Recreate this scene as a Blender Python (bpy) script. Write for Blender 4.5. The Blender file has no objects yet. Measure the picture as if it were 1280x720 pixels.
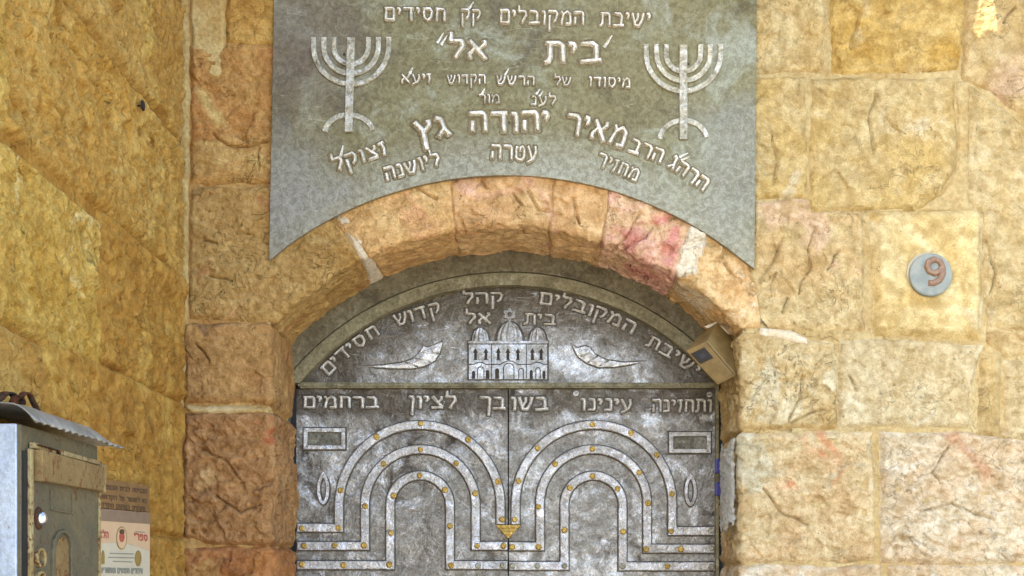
import bpy, bmesh, math, random
import numpy as np
from mathutils import Vector, Matrix
R = math.radians
random.seed(7)
C = bpy.context.scene.collection
SC = bpy.context.scene

# ------------------------------------------------------------------ camera, sky, sun, exposure
F, D = 1590.6, 3.3                      # focal length in photograph pixels, distance to the wall face
K = F / D                               # photograph pixels per metre on the wall face (y = 0)
VX, VY, EYE = 660.0, 715.0, 1.6
cam = bpy.data.objects.new('camera', bpy.data.cameras.new('camera'))
C.objects.link(cam); SC.camera = cam
cam.location = (0, -D, EYE); cam.rotation_euler = (R(90), 0, 0)
cam.data.sensor_width = 36; cam.data.lens = F / 1280 * 36
cam.data.shift_x = -(VX - 640) / 1280; cam.data.shift_y = (VY - 360) / 1280
cam.data.clip_start = 0.05; cam.data.clip_end = 2000

SUN = Vector((-0.80, -0.40, 0.70)).normalized()
w = bpy.data.worlds.new('World'); SC.world = w; w.use_nodes = True
nt = w.node_tree; bg = nt.nodes['Background']
sky = nt.nodes.new('ShaderNodeTexSky'); sky.sky_type = 'NISHITA'; sky.sun_disc = False
sky.sun_elevation = math.asin(SUN.z); sky.sun_rotation = math.atan2(SUN.x, SUN.y)
sky.air_density = 1.0; sky.dust_density = 2.5; sky.ozone_density = 1.0
nt.links.new(sky.outputs[0], bg.inputs[0]); bg.inputs[1].default_value = 0.15
sl = bpy.data.lights.new('sun', 'SUN'); sl.energy = 3.2; sl.angle = R(0.5); sl.color = (1.0, 0.955, 0.89)
so = bpy.data.objects.new('sun', sl); C.objects.link(so)
so.rotation_euler = (-SUN).to_track_quat('-Z', 'Y').to_euler()
SC.view_settings.view_transform = 'Standard'; SC.view_settings.look = 'None'
SC.view_settings.exposure = 2.5; SC.view_settings.gamma = 1.0
SC.render.engine = 'CYCLES'
SC.cycles.max_bounces = 8; SC.cycles.diffuse_bounces = 5

# ------------------------------------------------------------------ numpy noise
def _h(ix, iy, iz, s):
    h = (ix.astype(np.int64) * 374761393 + iy.astype(np.int64) * 668265263 + iz.astype(np.int64) * 2147483647 + s * 974634777) & 0xffffffff
    h = ((h ^ (h >> 13)) * 1274126177) & 0xffffffff
    h = ((h ^ (h >> 16)) * 2246822519) & 0xffffffff
    return h ^ (h >> 15)
def noise3(p, f, s=0):
    q = p * f; i = np.floor(q); t = q - i; i = i.astype(np.int64)
    u = t * t * t * (t * (t * 6 - 15) + 10)
    out = 0
    for a in (0, 1):
        for b in (0, 1):
            for c in (0, 1):
                h = _h(i[..., 0] + a, i[..., 1] + b, i[..., 2] + c, s)
                g = ((h & 1023) / 511.5 - 1) * (t[..., 0] - a) + (((h >> 10) & 1023) / 511.5 - 1) * (t[..., 1] - b) + (((h >> 20) & 1023) / 511.5 - 1) * (t[..., 2] - c)
                wt = (u[..., 0] if a else 1 - u[..., 0]) * (u[..., 1] if b else 1 - u[..., 1]) * (u[..., 2] if c else 1 - u[..., 2])
                out = out + g * wt
    return out
def fbm(p, f, o=4, s=0, gain=.5):
    r = 0; a = 1.0
    for k in range(o):
        r = r + a * noise3(p, f, s + k * 17); f *= 2.03; a *= gain
    return r
def facet(uv, f, s=0):                 # chipped, piecewise tilted planes
    q = uv * f; i = np.floor(q); best = np.full(q.shape[:-1], 9e9); val = np.zeros(q.shape[:-1])
    z = np.zeros(q.shape[:-1])
    for a in (-1, 0, 1):
        for b in (-1, 0, 1):
            cx = i[..., 0] + a; cy = i[..., 1] + b
            h = _h(cx, cy, z, s); k = _h(cx, cy, z + 5, s)
            px = cx + (h & 1023) / 1023.; py = cy + ((h >> 10) & 1023) / 1023.
            dx = q[..., 0] - px; dy = q[..., 1] - py; d = dx * dx + dy * dy
            v = ((k & 1023) / 511.5 - 1) * dx + (((k >> 10) & 1023) / 511.5 - 1) * dy + (((k >> 20) & 1023) / 511.5 - 1) * .35
            m = d < best; best = np.where(m, d, best); val = np.where(m, v, val)
    return val
def nicks(uv, f, s=0, dens=.55, tilt=.5):   # short chisel cuts
    q = uv * f; i = np.floor(q); out = np.zeros(q.shape[:-1]); z = np.zeros(q.shape[:-1])
    for a in (-1, 0, 1):
        for b in (-1, 0, 1):
            cx = i[..., 0] + a; cy = i[..., 1] + b; h = _h(cx, cy, z, s); k = _h(cx, cy, z + 9, s)
            dx = q[..., 0] - cx - (h & 1023) / 1023.; dy = q[..., 1] - cy - ((h >> 10) & 1023) / 1023.
            an = (((k >> 4) & 1023) / 511.5 - 1) * tilt; c, sn = np.cos(an), np.sin(an)
            u = dx * c + dy * sn; v = -dx * sn + dy * c; on = ((k >> 16) & 1023) / 1023. < dens
            g = np.exp(-(u / .42) ** 2) * np.where(v > 0, np.exp(-(v / .26) ** 2), np.exp(-(v / .09) ** 2))
            out = np.maximum(out, g * on * (.5 + ((h >> 20) & 255) / 510.))
    return out
def poly_sd(x, y, poly):               # signed distance, positive inside
    d = np.full(x.shape, 9e9); ins = np.zeros(x.shape, bool); n = len(poly)
    for k in range(n):
        x0, y0 = poly[k]; x1, y1 = poly[(k + 1) % n]
        ex, ey = x1 - x0, y1 - y0; L = ex * ex + ey * ey + 1e-12
        t = np.clip(((x - x0) * ex + (y - y0) * ey) / L, 0, 1)
        d = np.minimum(d, (x - x0 - t * ex) ** 2 + (y - y0 - t * ey) ** 2)
        c = (y0 > y) != (y1 > y)
        ins ^= c & (x < ex * (y - y0) / (ey if abs(ey) > 1e-9 else 1e-9) + x0)
    return np.where(ins, 1, -1) * np.sqrt(d)
def sstep(a, b, x):
    t = np.clip((x - a) / (b - a), 0, 1); return t * t * (3 - 2 * t)

# ------------------------------------------------------------------ object helpers
def W(px, py, y=0.0):                  # a photograph pixel on the plane at depth y, in metres
    k = (D + y) / F
    return Vector(((px - VX) * k, y, EYE + (VY - py) * k))
def mesh_from(name, V, Fc, mat, smooth=True):
    m = bpy.data.meshes.new(name); m.from_pydata([tuple(v) for v in V], [], Fc)
    if mat: m.materials.append(mat)
    if smooth: m.polygons.foreach_set('use_smooth', [True] * len(m.polygons))
    m.update(); return m
def grid_mesh(name, P, keep, mat):
    n, m = P.shape[:2]
    idx = np.arange(n * m).reshape(n, m)
    kc = keep[:-1, :-1] & keep[1:, :-1] & keep[:-1, 1:] & keep[1:, 1:]
    a = idx[:-1, :-1][kc]; b = idx[1:, :-1][kc]; c = idx[1:, 1:][kc]; d = idx[:-1, 1:][kc]
    q = np.stack([a, b, c, d], 1)
    used, inv = np.unique(q, return_inverse=True)
    co = P.reshape(-1, 3)[used]; q = inv.reshape(-1, 4)
    me = bpy.data.meshes.new(name)
    me.vertices.add(len(co)); me.vertices.foreach_set('co', co.astype(np.float32).ravel())
    me.loops.add(q.size); me.loops.foreach_set('vertex_index', q.astype(np.int32).ravel())
    me.polygons.add(len(q)); me.polygons.foreach_set('loop_start', np.arange(0, q.size, 4, dtype=np.int32))
    me.polygons.foreach_set('use_smooth', np.ones(len(q), bool))
    me.update(calc_edges=True); me.validate()
    if mat: me.materials.append(mat)
    return me
def put(name, me, parent=None, mat4=None):
    o = bpy.data.objects.new(name, me); C.objects.link(o)
    if mat4 is not None: o.matrix_world = mat4
    if parent is not None:
        o.parent = parent
        o.matrix_parent_inverse = Matrix.Translation(-parent.location) if parent.type == 'EMPTY' else Matrix.Identity(4)
    return o
def tag(o, label=None, cat=None, group=None, kind=None):
    for k, v in (('label', label), ('category', cat), ('group', group), ('kind', kind)):
        if v: o[k] = v
    return o
def thing(name, loc, label, cat, group=None):
    o = bpy.data.objects.new(name, None); C.objects.link(o); o.location = loc; o.empty_display_size = .1
    return tag(o, label, cat, group, 'thing')
def clean(pts):
    out = []
    for p in pts:
        if not out or (Vector(p) - Vector(out[-1])).length > 1e-5: out.append(p)
    if (Vector(out[0]) - Vector(out[-1])).length < 1e-5: out.pop()
    return out
def prism_mesh(name, pts3, off, mat, bev=0.0, seg=2, smooth=False):
    """closed outline pts3 (front face) pushed back by vector off; front rim bevelled"""
    bm = bmesh.new(); pts3 = clean(pts3)
    f0 = [bm.verts.new(p) for p in pts3]; f1 = [bm.verts.new(Vector(p) + off) for p in pts3]
    a = bm.faces.new(f0); b = bm.faces.new(list(reversed(f1))); n = len(f0)
    for i in range(n): bm.faces.new((f0[(i + 1) % n], f0[i], f1[i], f1[(i + 1) % n]))
    bmesh.ops.recalc_face_normals(bm, faces=bm.faces)
    if bev: bmesh.ops.bevel(bm, geom=list(a.edges), offset=bev, segments=seg, profile=.6, affect='EDGES', clamp_overlap=True)
    bmesh.ops.triangulate(bm, faces=[f for f in bm.faces if len(f.verts) > 4])
    me = bpy.data.meshes.new(name); bm.to_mesh(me); bm.free(); me.materials.append(mat)
    if smooth: me.polygons.foreach_set('use_smooth', [True] * len(me.polygons))
    return me
def plate(name, pts, yf, yb, mat, parent, bev=0.0, yref=None, seg=2):
    """outline in photograph pixels taken at depth yref (default the front face)"""
    yr = yf if yref is None else yref
    P = []
    for p in pts:
        v = W(p[0], p[1], yr); P.append(Vector((v.x, yf, v.z)))
    return put(name, prism_mesh(name, P, Vector((0, yb - yf, 0)), mat, bev, seg), parent)
def box(name, lo, hi, mat, parent=None, bev=0.0):
    bm = bmesh.new(); bmesh.ops.create_cube(bm, size=1)
    s = Vector(hi) - Vector(lo); c = (Vector(hi) + Vector(lo)) / 2
    for v in bm.verts: v.co = Vector((v.co.x * s.x, v.co.y * s.y, v.co.z * s.z)) + c
    if bev: bmesh.ops.bevel(bm, geom=list(bm.edges), offset=bev, segments=2, profile=.6, affect='EDGES')
    me = bpy.data.meshes.new(name); bm.to_mesh(me); bm.free(); me.materials.append(mat)
    return put(name, me, parent)
def ribbon(path, wd):                  # outline of a band of width wd round an open path (pixels), mitred
    n = len(path); Lf, Rt = [], []
    for i in range(n):
        p = Vector(path[i])
        d0 = (p - Vector(path[i - 1])).normalized() if i else None
        d1 = (Vector(path[i + 1]) - p).normalized() if i < n - 1 else None
        if d0 is None: d0 = d1
        if d1 is None: d1 = d0
        n0 = Vector((-d0.y, d0.x)); n1 = Vector((-d1.y, d1.x)); m = (n0 + n1).normalized()
        k = wd / 2 / max(.35, m.dot(n0))
        Lf.append(p + m * k); Rt.append(p - m * k)
    return [tuple(v) for v in Lf] + [tuple(v) for v in reversed(Rt)]

# ------------------------------------------------------------------ materials
def lin(c): return tuple(((x / 255 / 12.92) if x / 255 <= .04045 else ((x / 255 + .055) / 1.055) ** 2.4) for x in c)
class NM:
    def __init__(s, name):
        s.m = bpy.data.materials.new(name); s.m.use_nodes = True; s.t = s.m.node_tree
        s.b = s.t.nodes['Principled BSDF']; s.pos = s.t.nodes.new('ShaderNodeNewGeometry').outputs['Position']
    def n(s, t, **kw):
        o = s.t.nodes.new(t)
        for k, v in kw.items(): setattr(o, k, v)
        return o
    def sock(s, i, v):
        if hasattr(v, 'links') or isinstance(v, bpy.types.NodeSocket): s.t.links.new(v, i)
        else: i.default_value = v
    def shift(s, seed, sc=(1, 1, 1)):
        o = s.n('ShaderNodeMapping'); s.sock(o.inputs[0], s.pos); o.inputs[1].default_value = (seed * 3.71, seed * 1.37, seed * 2.13); o.inputs[3].default_value = sc
        return o.outputs[0]
    def noise(s, scale, det=5, rough=.55, dist=0, vec=None, seed=0):
        o = s.n('ShaderNodeTexNoise'); s.sock(o.inputs['Vector'], vec if vec is not None else s.shift(seed))
        o.inputs['Scale'].default_value = scale; o.inputs['Detail'].default_value = det; o.inputs['Roughness'].default_value = rough; o.inputs['Distortion'].default_value = dist
        return o.outputs['Fac']
    def voro(s, scale, feat='F1', vec=None, seed=0):
        o = s.n('ShaderNodeTexVoronoi'); o.feature = feat; s.sock(o.inputs['Vector'], vec if vec is not None else s.shift(seed)); o.inputs['Scale'].default_value = scale
        return o.outputs['Distance']
    def ramp(s, v, a, b, lo=0., hi=1.):
        o = s.n('ShaderNodeMapRange'); o.interpolation_type = 'SMOOTHSTEP'; s.sock(o.inputs[0], v)
        o.inputs[1].default_value = a; o.inputs[2].default_value = b; o.inputs[3].default_value = lo; o.inputs[4].default_value = hi
        return o.outputs[0]
    def math(s, op, a, b=0.):
        o = s.n('ShaderNodeMath'); o.operation = op; s.sock(o.inputs[0], a); s.sock(o.inputs[1], b); return o.outputs[0]
    def mix(s, f, a, b, mode='MIX'):
        o = s.n('ShaderNodeMix'); o.data_type = 'RGBA'; o.blend_type = mode
        s.sock(o.inputs[0], f)
        for i, v in ((6, a), (7, b)):
            if isinstance(v, tuple): v = (*v[:3], 1)
            s.sock(o.inputs[i], v)
        return o.outputs[2]
    def line(s, v, wd):                # 1 on the 0.5 contour of a noise
        return s.ramp(s.math('ABSOLUTE', s.math('SUBTRACT', v, .5)), 0., wd, 1., 0.)
    def bump(s, h, dist, strength=1.0, prev=None):
        o = s.n('ShaderNodeBump'); o.inputs['Strength'].default_value = strength; o.inputs['Distance'].default_value = dist
        s.sock(o.inputs['Height'], h)
        if prev is not None: s.sock(o.inputs['Normal'], prev)
        return o.outputs[0]
    def out(s, col, rough, normal=None, metal=0., spec=None):
        s.sock(s.b.inputs['Base Color'], (*col, 1) if isinstance(col, tuple) else col)
        s.sock(s.b.inputs['Roughness'], rough); s.sock(s.b.inputs['Metallic'], metal)
        if normal is not None: s.sock(s.b.inputs['Normal'], normal)
        if spec is not None: s.b.inputs['Specular IOR Level'].default_value = spec
        return s.m

SK = 1.0                                # overall stone albedo
def stone_mat(a, b, c, vein=.5, seed=0, fine=1.0, cbias=.56, name='limestone', dark=None, dbias=.62):
    tw_ = ((.72, .745, .80) if seed >= 21 and seed < 40 else (.92, .93, .95) if 11 <= seed < 20 else (.97, 1.0, 1.0))
    a, b, c = [tuple(k_ * x for x, k_ in zip(lin(v), tw_)) for v in (a, b, c)]
    if dark: dark = tuple(k_ * x for x, k_ in zip(lin(dark), tw_))
    s = NM(name); rs = random.Random(seed * 7 + 1); k1 = rs.uniform(.65, 1.35); k2 = rs.uniform(.7, 1.4); k3 = rs.uniform(.6, 1.3)
    wv = s.shift(seed)
    col = s.mix(s.ramp(s.noise(7, 6, .6, .6, seed=seed + 1), .35, .65), a, b)
    col = s.mix(s.ramp(s.noise(4.2, 5, .62, 1.2, seed=seed + 3), cbias, cbias + .10), col, c)
    if dark: col = s.mix(s.ramp(s.noise(5.5, 6, .65, .8, seed=seed + 6), dbias, dbias + .1), col, dark)
    mott = s.noise(50 * k1, 6, .62, .3, seed=seed + 4)
    col = s.mix(.75, col, s.mix(s.ramp(mott, .3, .7), (.66, .61, .50), (1.20, 1.23, 1.28)), 'MULTIPLY')
    big = s.noise(16, 4, .6, .7, seed=seed + 15)
    col = s.mix(.55, col, s.mix(s.ramp(big, .36, .64), (.80, .74, .62), (1.12, 1.13, 1.16)), 'MULTIPLY')
    sp = s.noise(260, 3, .7, seed=seed + 5)
    col = s.mix(.6, col, s.mix(s.ramp(sp, .3, .7), (.74, .7, .62), (1.2, 1.2, 1.22)), 'MULTIPLY')
    # hairline cracks and chisel marks: thin contours, gated so that they break up
    c1 = s.math('MULTIPLY', s.line(s.noise(9, 3, .55, 2.2, seed=seed + 7), .012), s.ramp(s.noise(6, 2, seed=seed + 8), .5, .6))
    c2 = s.math('MULTIPLY', s.line(s.noise(26, 3, .6, 1.4, seed=seed + 9), .022), s.ramp(s.noise(14, 2, seed=seed + 10), .48, .62))
    cr = s.math('MAXIMUM', c1, s.math('MULTIPLY', c2, .14))
    col = s.mix(s.math('MULTIPLY', cr, .62 * vein), col, tuple(x * .30 for x in a))
    pit = s.ramp(s.voro(62 * k2, seed=seed + 11), .05, .24, 1., 0.)
    pit = s.math('MULTIPLY', pit, s.ramp(s.noise(22, 3, seed=seed + 12), .5, .62))
    col = s.mix(s.math('MULTIPLY', pit, .7), col, tuple(x * .35 for x in a))
    h = s.math('ADD', s.math('MULTIPLY', mott, 1.2), s.math('MULTIPLY', sp, .35))
    h = s.math('SUBTRACT', h, s.math('ADD', s.math('MULTIPLY', cr, .6 * vein), s.math('MULTIPLY', pit, .5)))
    h2 = s.noise(17 * k2, 4, .55, .4, seed=seed + 13)
    nrm = s.bump(h2, .020 * fine * k3, .9)
    nrm = s.bump(h, .0034 * fine * (1.6 - .5 * k3), 1.0, nrm)
    return s.out(col, .9, nrm, spec=.15)
def mortar_mat(a, b, seed=0, name='lime_mortar'):
    a, b = [tuple(SK * x for x in lin(v)) for v in (a, b)]
    s = NM(name)
    col = s.mix(s.ramp(s.noise(9, 5, .6, .5, seed=seed), .35, .65), a, b)
    m = s.noise(90, 5, .65, seed=seed + 2)
    col = s.mix(.6, col, s.mix(s.ramp(m, .3, .7), (.68, .66, .6), (1.2, 1.2, 1.2)), 'MULTIPLY')
    crk = s.math('MULTIPLY', s.line(s.noise(12, 3, .6, 1.5, seed=seed + 5), .012), s.ramp(s.noise(8, 2, seed=seed + 6), .5, .6))
    col = s.mix(s.math('MULTIPLY', crk, .25), col, tuple(x * .3 for x in a))
    return s.out(col, .95, s.bump(s.math('SUBTRACT', m, s.math('MULTIPLY', crk, .6)), .005, 1.0, s.bump(s.noise(20, 4, seed=seed + 3), .01)), spec=.1)
def metal_mat(name, dark, mid, light, metal=.7, r0=.32, r1=.62, scale=6, seed=0, bumpd=.0015, lb=.55, db=.5, grain=160, streak=(1, 1, 1), zone=None, gm=.8):
    s = NM(name); dark, mid, light = lin(dark), lin(mid), lin(light)
    v = s.shift(seed, streak)
    n1 = s.noise(scale, 7, .66, 1.0, vec=v); n2 = s.noise(scale * 1.7, 6, .7, .8, seed=seed + 2)
    col = s.mix(s.ramp(n1, db - .16, db + .04), dark, mid)
    lm = s.ramp(n2, lb - .04, lb + .14)
    col = s.mix(lm, col, light)
    if zone:
        for zf, zc, zw in zone: col = s.mix(s.math('MULTIPLY', zf(s, n2), zw), col, lin(zc))
    g = s.noise(grain, 5, .75, .3, seed=seed + 3); g2 = s.noise(grain * .25, 5, .7, .6, seed=seed + 5)
    col = s.mix(gm, col, s.mix(s.ramp(g, .34, .66), (.6, .58, .54), (1.28, 1.28, 1.3)), 'MULTIPLY')
    col = s.mix(.6, col, s.mix(s.ramp(g2, .36, .64), (.66, .62, .56), (1.2, 1.2, 1.22)), 'MULTIPLY')
    scr = s.math('MAXIMUM', s.math('MULTIPLY', s.line(s.noise(5, 2, .5, .6, vec=s.shift(seed + 7, (1, 1, 7))), .006), s.ramp(s.noise(9, 2, seed=seed + 8), .5, .6)),
                 s.math('MULTIPLY', s.line(s.noise(5, 2, .5, .6, vec=s.shift(seed + 9, (6, 1, 1.5))), .006), s.ramp(s.noise(9, 2, seed=seed + 10), .52, .62)))
    col = s.mix(s.math('MULTIPLY', scr, .45), col, tuple(min(1, x * 1.5) for x in light))
    ro = s.ramp(s.math('ADD', s.math('MULTIPLY', g2, .5), s.math('MULTIPLY', n2, .5)), .4, .6, r1, r0)
    nr = s.bump(g, bumpd, .8, s.bump(g2, bumpd * 3.5, .9, s.bump(n1, bumpd * 16, .8)))
    return s.out(col, ro, nr, metal)
def plain(name, c, rough=.6, metal=0., var=.25, scale=40, bumpd=.0006, seed=0, c2=None, alpha=None):
    s = NM(name); c = lin(c); n = s.noise(scale, 5, .65, .4, seed=seed)
    b = lin(c2) if c2 else tuple(x * (1 - var) for x in c)
    col = s.mix(s.ramp(n, .35, .65), b, c)
    return s.out(col, rough, s.bump(n, bumpd), metal)

M = {}
CX0, CY0 = 632., 687.
M['mortar_r'] = mortar_mat((190, 170, 124), (174, 148, 98), 3)
M['mortar_l'] = mortar_mat((190, 154, 96), (168, 126, 72), 5)
M['mortar_s'] = mortar_mat((172, 130, 62), (148, 106, 46), 6)
def XZ(s):
    o = s.n('ShaderNodeSeparateXYZ'); s.sock(o.inputs[0], s.pos); return o.outputs['X'], o.outputs['Z']
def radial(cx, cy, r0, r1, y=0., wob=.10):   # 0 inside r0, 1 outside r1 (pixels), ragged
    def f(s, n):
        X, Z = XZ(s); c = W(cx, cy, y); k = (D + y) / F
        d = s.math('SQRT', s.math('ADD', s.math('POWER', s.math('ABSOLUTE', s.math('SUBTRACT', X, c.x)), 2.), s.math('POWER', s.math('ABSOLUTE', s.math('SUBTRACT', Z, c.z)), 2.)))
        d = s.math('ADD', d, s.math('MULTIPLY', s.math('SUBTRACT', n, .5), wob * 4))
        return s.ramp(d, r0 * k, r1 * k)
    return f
def above(py0, py1, y=.3, wob=.06):
    def f(s, n):
        X, Z = XZ(s); return s.ramp(s.math('ADD', Z, s.math('MULTIPLY', s.math('SUBTRACT', n, .5), wob * 4)), W(0, py0, y).z, W(0, py1, y).z)
    return f
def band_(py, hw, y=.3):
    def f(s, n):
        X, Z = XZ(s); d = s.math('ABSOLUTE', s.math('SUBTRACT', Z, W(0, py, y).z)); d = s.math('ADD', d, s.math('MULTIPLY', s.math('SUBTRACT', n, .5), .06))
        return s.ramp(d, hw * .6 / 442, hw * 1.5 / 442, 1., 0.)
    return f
M['sign'] = metal_mat('aged_zinc', (96, 86, 58), (122, 113, 76), (142, 138, 112), .45, .36, .6, 3.4, 1, .0003, .54, .46, 260, gm=.5,
    zone=[(radial(CX0, CY0, 540, 470, 0, .05), (148, 143, 122), .8), (radial(360, 60, 150, 30), (112, 100, 86), .7), (radial(350, 240, 110, 20), (148, 146, 138), .7), (radial(930, 200, 110, 30), (142, 142, 128), .6)])
M['sign_letter'] = metal_mat('polished_alloy', (186, 174, 146), (218, 210, 188), (242, 238, 228), .5, .25, .45, 20, 4, .0006, .5, .42, 150)
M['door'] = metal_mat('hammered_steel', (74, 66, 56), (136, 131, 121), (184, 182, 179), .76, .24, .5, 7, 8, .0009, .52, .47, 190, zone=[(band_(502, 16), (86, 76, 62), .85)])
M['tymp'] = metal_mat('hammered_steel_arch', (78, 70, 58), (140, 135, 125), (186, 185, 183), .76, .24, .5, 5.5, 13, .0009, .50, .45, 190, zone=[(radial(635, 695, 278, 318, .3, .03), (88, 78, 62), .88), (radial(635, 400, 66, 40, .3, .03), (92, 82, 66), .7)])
M['band'] = metal_mat('steel_band', (166, 160, 150), (202, 199, 192), (222, 222, 226), .8, .25, .45, 16, 15, .001, .52, .46, 170)
M['menorah'] = metal_mat('menorah_alloy', (146, 138, 112), (190, 184, 160), (214, 212, 200), .55, .28, .5, 26, 37, .001, .5, .46, 130)
M['door_letter'] = metal_mat('steel_letter', (200, 192, 172), (230, 223, 208), (246, 243, 236), .5, .25, .45, 30, 17, .0006, .5, .4, 150)
M['relief'] = metal_mat('bright_relief', (120, 116, 106), (164, 162, 156), (194, 195, 198), .7, .25, .45, 14, 19, .0006, .5, .42, 150)
M['horn'] = metal_mat('bright_horn', (186, 184, 176), (222, 221, 216), (238, 239, 242), .6, .22, .4, 20, 39, .0006)
M['groove'] = plain('patina_dark', (62, 52, 40), .7, .3, .4, 80)  # dark brown for grooves, openings and holes
M['patina'] = metal_mat('dark_patina', (66, 58, 46), (86, 78, 64), (104, 96, 84), .4, .45, .6, 20, 33, .0006)  # dark grime colour that also carries painted shade round raised parts
M['patina_s'] = metal_mat('olive_patina', (104, 88, 56), (122, 106, 70), (134, 122, 88), .3, .45, .6, 20, 34, .0004)
M['brass'] = metal_mat('brass', (138, 108, 52), (188, 154, 76), (222, 196, 120), .75, .22, .4, 60, 21, .0004, .55, .4, 220)
M['rivet_grey'] = metal_mat('dull_rivet', (120, 116, 92), (160, 156, 134), (180, 178, 160), .6, .3, .5, 60, 23, .0004, .55, .4, 220)
M['frame'] = metal_mat('painted_frame', (84, 76, 54), (114, 106, 80), (138, 132, 108), .1, .5, .75, 7, 27, .001, .58, .5, 120)
M['frame2'] = metal_mat('painted_frame_light', (100, 92, 64), (134, 126, 94), (156, 150, 122), .1, .45, .7, 7, 29, .001, .56, .48, 120)
M['black'] = plain('black_rubber', (20, 20, 24), .6, 0, .4)  # black standing in for the shade inside narrow gaps
M['slot'] = metal_mat('slot_plate', (92, 86, 70), (118, 114, 98), (140, 138, 126), .5, .35, .6, 30, 31, .0006)

# ------------------------------------------------------------------ wall surfaces (virtual pixel coordinates)
CX, CY, RA = 632.0, 687.0, 406.0       # arch of the opening, in face pixels
RHO = 6.0                              # rounding of the arris, pixels
XLW = (228 - VX) / K                   # the side wall's plane
def to_world(px, dy, py): return np.stack([(px - VX) / K, dy / K, EYE + (VY - py) / K], -1)
def surf(kind, bb, step):
    x0, y0, x1, y1 = bb
    if kind == 'flat':
        u = np.arange(x0, x1 + step, step); v = np.arange(y0, y1 + step, step)
        U, Vv = np.meshgrid(u, v, indexing='ij')
        P = to_world(U, U * 0, Vv); N = np.zeros(P.shape); N[..., 1] = -1
        return P, N, U, Vv
    if kind == 'side':                 # u = depth * K (negative towards the camera), v as on the face
        u = np.arange(x0, x1 + step, step); v = np.arange(y0, y1 + step, step)
        U, Vv = np.meshgrid(u, v, indexing='ij')
        P = np.stack([U * 0 + XLW, U / K, EYE + (VY - Vv) / K], -1); N = np.zeros(P.shape); N[..., 0] = 1
        return P, N, U, Vv
    if kind == 'arch':                 # bb = theta0, theta1 (deg, 0 = right, 90 = up), rmax, rmin
        t0, t1, r1, r0 = bb
        th = np.arange(R(t0), R(t1) + step / RA, step / RA); r = np.arange(r0, r1 + step, step)
        T, RR = np.meshgrid(th, r, indexing='ij')
        a = (RA + RHO) - RR            # arc length past the fillet start
        ph = np.clip(a / RHO, 0, math.pi / 2)
        ex = np.maximum(a - RHO * math.pi / 2, 0)
        rr = np.where(a < 0, RR, RA + RHO - RHO * np.sin(ph)); dy = RHO - RHO * np.cos(ph) + ex
        X = CX + rr * np.cos(T); Y = CY - rr * np.sin(T)
        P = to_world(X, dy, Y)
        N = np.stack([-np.cos(T) * np.sin(ph), -np.cos(ph), -np.sin(T) * np.sin(ph)], -1)
        return P, N, CX + RR * np.cos(T), CY - RR * np.sin(T)
    sgn, xe = (1, 338.0) if kind == 'jambL' else (-1, 925.0)
    u = np.arange(x0, x1 + step, step); v = np.arange(y0, y1 + step, step)
    U, Vv = np.meshgrid(u, v, indexing='ij')
    a = (U - xe) * sgn + RHO
    ph = np.clip(a / RHO, 0, math.pi / 2); ex = np.maximum(a - RHO * math.pi / 2, 0)
    X = np.where(a < 0, U, xe + sgn * (-RHO + RHO * np.sin(ph))); dy = RHO - RHO * np.cos(ph) + ex
    P = to_world(X, dy, Vv); N = np.stack([sgn * np.sin(ph), -np.cos(ph), U * 0], -1)
    return P, N, U, Vv
SEED = [0]
CRACKS = [[(1018, 286), (1010, 312), (1013, 335), (1003, 352), (998, 368)], [(978, 300), (965, 330), (948, 352)], [(1048, 315), (1034, 338)], [(985, 372), (978, 392)],
 [(1003, 470), (998, 500), (984, 530)], [(984, 530), (1010, 518), (1030, 512)], [(1062, 470), (1070, 488)], [(1185, 560), (1165, 590), (1176, 604)],
 [(268, 168), (284, 183), (310, 184), (334, 178)], [(325, 186), (322, 214)], [(498, 0), (476, 40)], [(688, 222), (690, 262), (686, 285)], [(660, 240), (672, 262), (700, 268)],
 [(800, 268), (786, 292), (768, 312), (752, 326)], [(815, 286), (806, 298), (790, 306), (770, 318)], [(600, 222), (608, 236)], [(520, 236), (546, 250)], [(905, 330), (925, 352)],
 [(1074, 20), (1066, 46), (1062, 62)], [(1268, 10), (1252, 30)], [(250, 560), (284, 576), (300, 600)], [(270, 620), (300, 640), (326, 630)],
 [(1095, 120), (1085, 150), (1092, 190)], [(965, 170), (972, 205), (966, 232)], [(1110, 150), (1126, 165)], [(955, 612), (975, 640), (1010, 655)], [(1150, 640), (1190, 630), (1240, 650)]]
CRACKS += [[(958, 470), (940, 500)], [(1232, 300), (1244, 340), (1238, 372)], [(640, 240), (652, 256)], [(716, 250), (724, 280)], [(255, 300), (272, 306)], [(262, 345), (290, 352)], [(300, 290), (318, 296)], [(246, 430), (262, 452)]]
SCRACKS = [[(-.52, 2.20), (-.49, 2.17), (-.47, 2.10)], [(-.9, 2.66), (-.7, 2.60), (-.62, 2.62)], [(-.35, 2.60), (-.2, 2.52)], [(-.8, 2.16), (-.74, 2.10)], [(-.5, 2.95), (-.3, 2.88)], [(-1.0, 2.52), (-.86, 2.44), (-.8, 2.46)]]
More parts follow.
